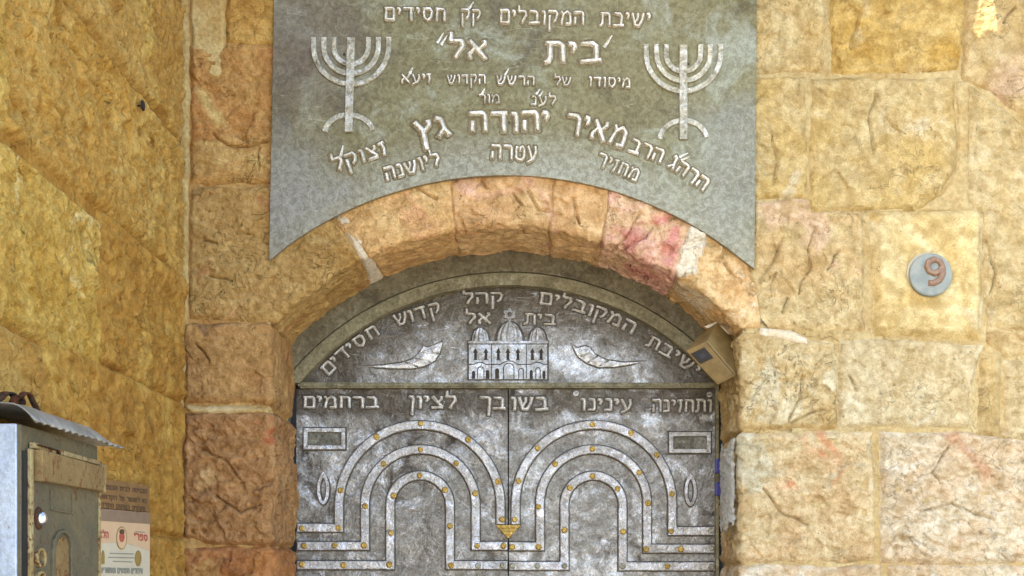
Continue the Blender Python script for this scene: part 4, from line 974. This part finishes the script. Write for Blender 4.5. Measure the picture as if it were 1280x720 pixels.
strap('scroll_bracket', [MP(22 + 5 * math.cos(R(a)), 503 + 7 * math.sin(R(a)), -.82) for a in range(120, 400, 20)], .014, .004, M['rust'], mbx, Vector((.7, .7, 0)).normalized())
strap('scroll_bracket', [MP(-40, 513, -.84), MP(-10, 512, -.84), MP(6, 507, -.84), MP(16, 510, -.84), MP(26, 515, -.84)], .016, .005, M['rust'], mbx, Vector((.7, .7, 0)).normalized())

# ------------------------------------------------------------------ notice pasted on the side wall behind the mailbox
XP = XLW + .020
post = thing('notice', Vector((XP, -.5, 1.5)), 'white notice with red lettering below a brown board on the left wall behind the mailbox', 'notice')
M['card'] = plain('brown_board', (138, 102, 56), .7, 0, .25, 18, .0006, 11)
M['grey_tape'] = plain('grey_tape', (140, 116, 92), .5, 0, .15, 30)
M['paper'] = plain('notice_paper', (200, 188, 160), .6, 0, .06, 16, .0004, 12)
M['pink'] = plain('notice_pink', (206, 172, 132), .6, 0, .06, 16, .0004, 13)
M['red'] = plain('red_ink', (176, 84, 66), .6, 0, .1); M['ink'] = plain('dark_ink', (92, 68, 42), .6, 0, .2); M['ochre_ink'] = plain('ochre_ink', (150, 124, 60), .6, 0, .2); M['grey_ink'] = plain('grey_ink', (140, 142, 126), .6, 0, .2)
def pq(name, pts, lift, mat, th=.002, parent=post):
    P = [MF(p[0], p[1], XP) + Vector((lift, 0, 0)) for p in pts]
    return put(name, prism_mesh(name, P, Vector((-th, 0, 0)), mat, 0), parent)
pq('board', [(96, 594), (186, 607), (186, 640), (96, 632)], .002, M['card'], .012)
pq('tape', [(96, 633), (186.5, 641), (186.5, 655), (96, 649)], .0025, M['grey_tape'], .003)
pq('paper', [(96, 648), (186.5, 655), (186.5, 800), (96, 800)], .0015, M['paper'], .003)
pq('header', [(96, 648.5), (186, 655.4), (186, 688), (160, 680), (140, 678), (96, 682)], .0021, M['pink'], .001)
def ptext(text, x0, y0, x1, y1, h, mat, fat=1.0):
    a = MF(x0, y0, XP); b = MF(x1, y1, XP); text = text[::-1]
    tot = sum(GL[c][0] if c != ' ' else .5 for c in text) + .13 * (len(text) - 1)
    ez = Vector((0, 0, 1)); ln = b.y - a.y; s = ln / tot; x = 0; sl = (b.z - a.z) / ln
    for c in text:
        if c != ' ':
            hh = h * (a.y + x * s + D) / F; v = a + Vector((.0028, x * s, x * s * sl))
            m = Matrix(((0, 0, .0004 / .16, v.x), (s, 0, 0, v.y), (s * sl, hh, 0, v.z), (0, 0, 0, 1)))
            put('letter', glyph(c, mat, fat), post, m); x += GL[c][0] + .13
        else: x += .63
ptext('ספרי', 166, 674, 183, 677, 8, M['red'], 1.2); ptext('הלאה', 118, 672, 134, 673, 8, M['red'], 1.2)
for i, (y0, xa, xb, t) in enumerate(((608, 126, 182, 'הכניסה לבית הכנסת'), (620, 122, 182, 'נא לשמור על הקדושה'), (630, 122, 180, 'והנקיון במקום הקדוש'))):
    ptext(t, xa, y0 + 3, xb, y0 + 9, 5.5, M['ink'], 1.2)
ptext('סידורים חומשים ומחזורים', 124, 716, 177, 717, 6.5, M['grey_ink'], 1.2)
for (y0, xa, xb) in ((691, 136, 166), (696, 134, 168), (701, 140, 164), (663, 124, 131), (664, 168, 180)):
    pq('print_line', [(xa, y0), (xb, y0 + .8), (xb, y0 + 2), (xa, y0 + 1.2)], .0027, M['grey_ink'], .0006)
def oval(cx, cy, rx, ry): return [(cx + rx * math.cos(R(a)), cy + ry * math.sin(R(a))) for a in range(0, 360, 20)]
pq('oval_border', oval(150.6, 672.5, 6.8, 14.5), .0026, M['ochre_ink'], .0006); pq('oval_picture', oval(150.6, 672.5, 5.8, 13.2), .0029, M['pink'], .0006)
pq('oval_figure', oval(150.6, 671, 3.4, 6.8), .0032, M['red'], .0006); pq('oval_figure', oval(150.6, 664.5, 3.2, 3.2), .0034, M['ink'], .0006)
for x in (122.5, 127.5): pq('candle_print', [(x - 1.8, 705), (x - 1.8, 693), (x - .6, 688), (x + .6, 688), (x + 1.8, 693), (x + 1.8, 705)], .0027, M['ochre_ink'], .0006)
pq('menorah_print', oval(171.5, 698, 4, 10), .0027, M['ochre_ink'], .0006)

# nail hole in the side wall
nail = thing('nail', MF(178, 132, XLW + .01), 'black nail head in the ochre side wall', 'nail')
dome_obj('nail_head', MF(178, 132, XLW + .016), .012, .005, M['hole'], nail); dome_obj('nail_shank', MF(178, 132, XLW + .016) - Vector((.03, 0, 0)), .003, .029, M['rust'], nail)

# ------------------------------------------------------------------ street and an added sun mask above the wall (outside the frame)
pav = NM('limestone_paving')
pc = pav.mix(pav.ramp(pav.noise(1.5, 5, .6), .4, .6), (.34, .31, .26), (.27, .245, .21))
pm = pav.out(pc, .8, pav.bump(pav.noise(30, 4), .004))
me = mesh_from('ground', [(-200, -200, 0), (200, -200, 0), (200, 200, 0), (-200, 200, 0)], [(0, 1, 2, 3)], pm, False)
tag(put('ground', me), kind='structure')
# unseen sheet added to shade the upper wall; its hole shapes the sun patch
ZC = 3.36
def onmask(px, py):
    p = W(px, py, 0); t = (ZC - p.z) / SUN.z; return (p.x + SUN.x * t, SUN.y * t)
hole = [onmask(1236, -42), onmask(1220, 44), onmask(1229, 54), onmask(1238, 43), onmask(1254, 48)]
M['canopy'] = plain('weathered_sheet', (150, 138, 112), .6, .2, .2, 4)
sun_mask = thing('canopy', (0.8, 0, ZC), 'weathered sheet canopy high on the wall right of the sign', 'canopy')
x0, x1, ya, yb = .30, 1.42, -.40, -.03
hx0, hx1 = min(p[0] for p in hole), max(p[0] for p in hole); hy0, hy1 = min(p[1] for p in hole), max(p[1] for p in hole)
for lo, hi in (((x0, ya), (x1, hy0)), ((x0, hy0), (hx0, hy1)), ((hx1, hy0), (x1, hy1)), ((x0, hy1), (x1, yb))):
    box('canopy_sheet', (lo[0], lo[1], ZC), (hi[0], hi[1], ZC + .004), M['canopy'], sun_mask)
# the four sided frame round the hole: ring of faces between its bounding box and the ragged triangle
bbp = [(hx0, hy0), (hx1, hy0), (hx1, hy1), (hx0, hy1)]
bm = bmesh.new()
cxh, cyh = sum(p[0] for p in hole) / 5, sum(p[1] for p in hole) / 5
def boxray(p):
    dx, dy = p[0] - cxh, p[1] - cyh; t = min([(hx1 - cxh) / dx if dx > 0 else (hx0 - cxh) / dx if dx < 0 else 9e9, (hy1 - cyh) / dy if dy > 0 else (hy0 - cyh) / dy if dy < 0 else 9e9]); return (cxh + dx * t, cyh + dy * t)
allp = [(math.atan2(p[1] - cyh, p[0] - cxh), p, boxray(p)) for p in hole]
hs = sorted(allp)
def onhole(a):
    d = (math.cos(a), math.sin(a)); best = 9e9
    for i in range(len(hs)):
        p, q = hs[i][1], hs[(i + 1) % len(hs)][1]; ex, ey = q[0] - p[0], q[1] - p[1]; den = d[0] * ey - d[1] * ex
        if abs(den) < 1e-12: continue
        t = ((p[0] - cxh) * ey - (p[1] - cyh) * ex) / den; u = ((p[0] - cxh) * d[1] - (p[1] - cyh) * d[0]) / den
        if t > 0 and -1e-6 <= u <= 1 + 1e-6: best = min(best, t)
    return (cxh + d[0] * best, cyh + d[1] * best)
angs = sorted([a for a, _, _ in hs] + [math.atan2(p[1] - cyh, p[0] - cxh) for p in bbp])
inn = [onhole(a) for a in angs]; outp = [boxray((cxh + math.cos(a), cyh + math.sin(a))) for a in angs]
va = [bm.verts.new((p[0], p[1], ZC + .002)) for p in inn]; vb = [bm.verts.new((p[0], p[1], ZC + .002)) for p in outp]
for i in range(len(va)):
    j = (i + 1) % len(va)
    try: bm.faces.new((va[i], va[j], vb[j], vb[i]))
    except ValueError: pass
me = bpy.data.meshes.new('torn_sheet'); bm.to_mesh(me); bm.free(); me.materials.append(M['canopy']); put('torn_sheet', me, sun_mask)
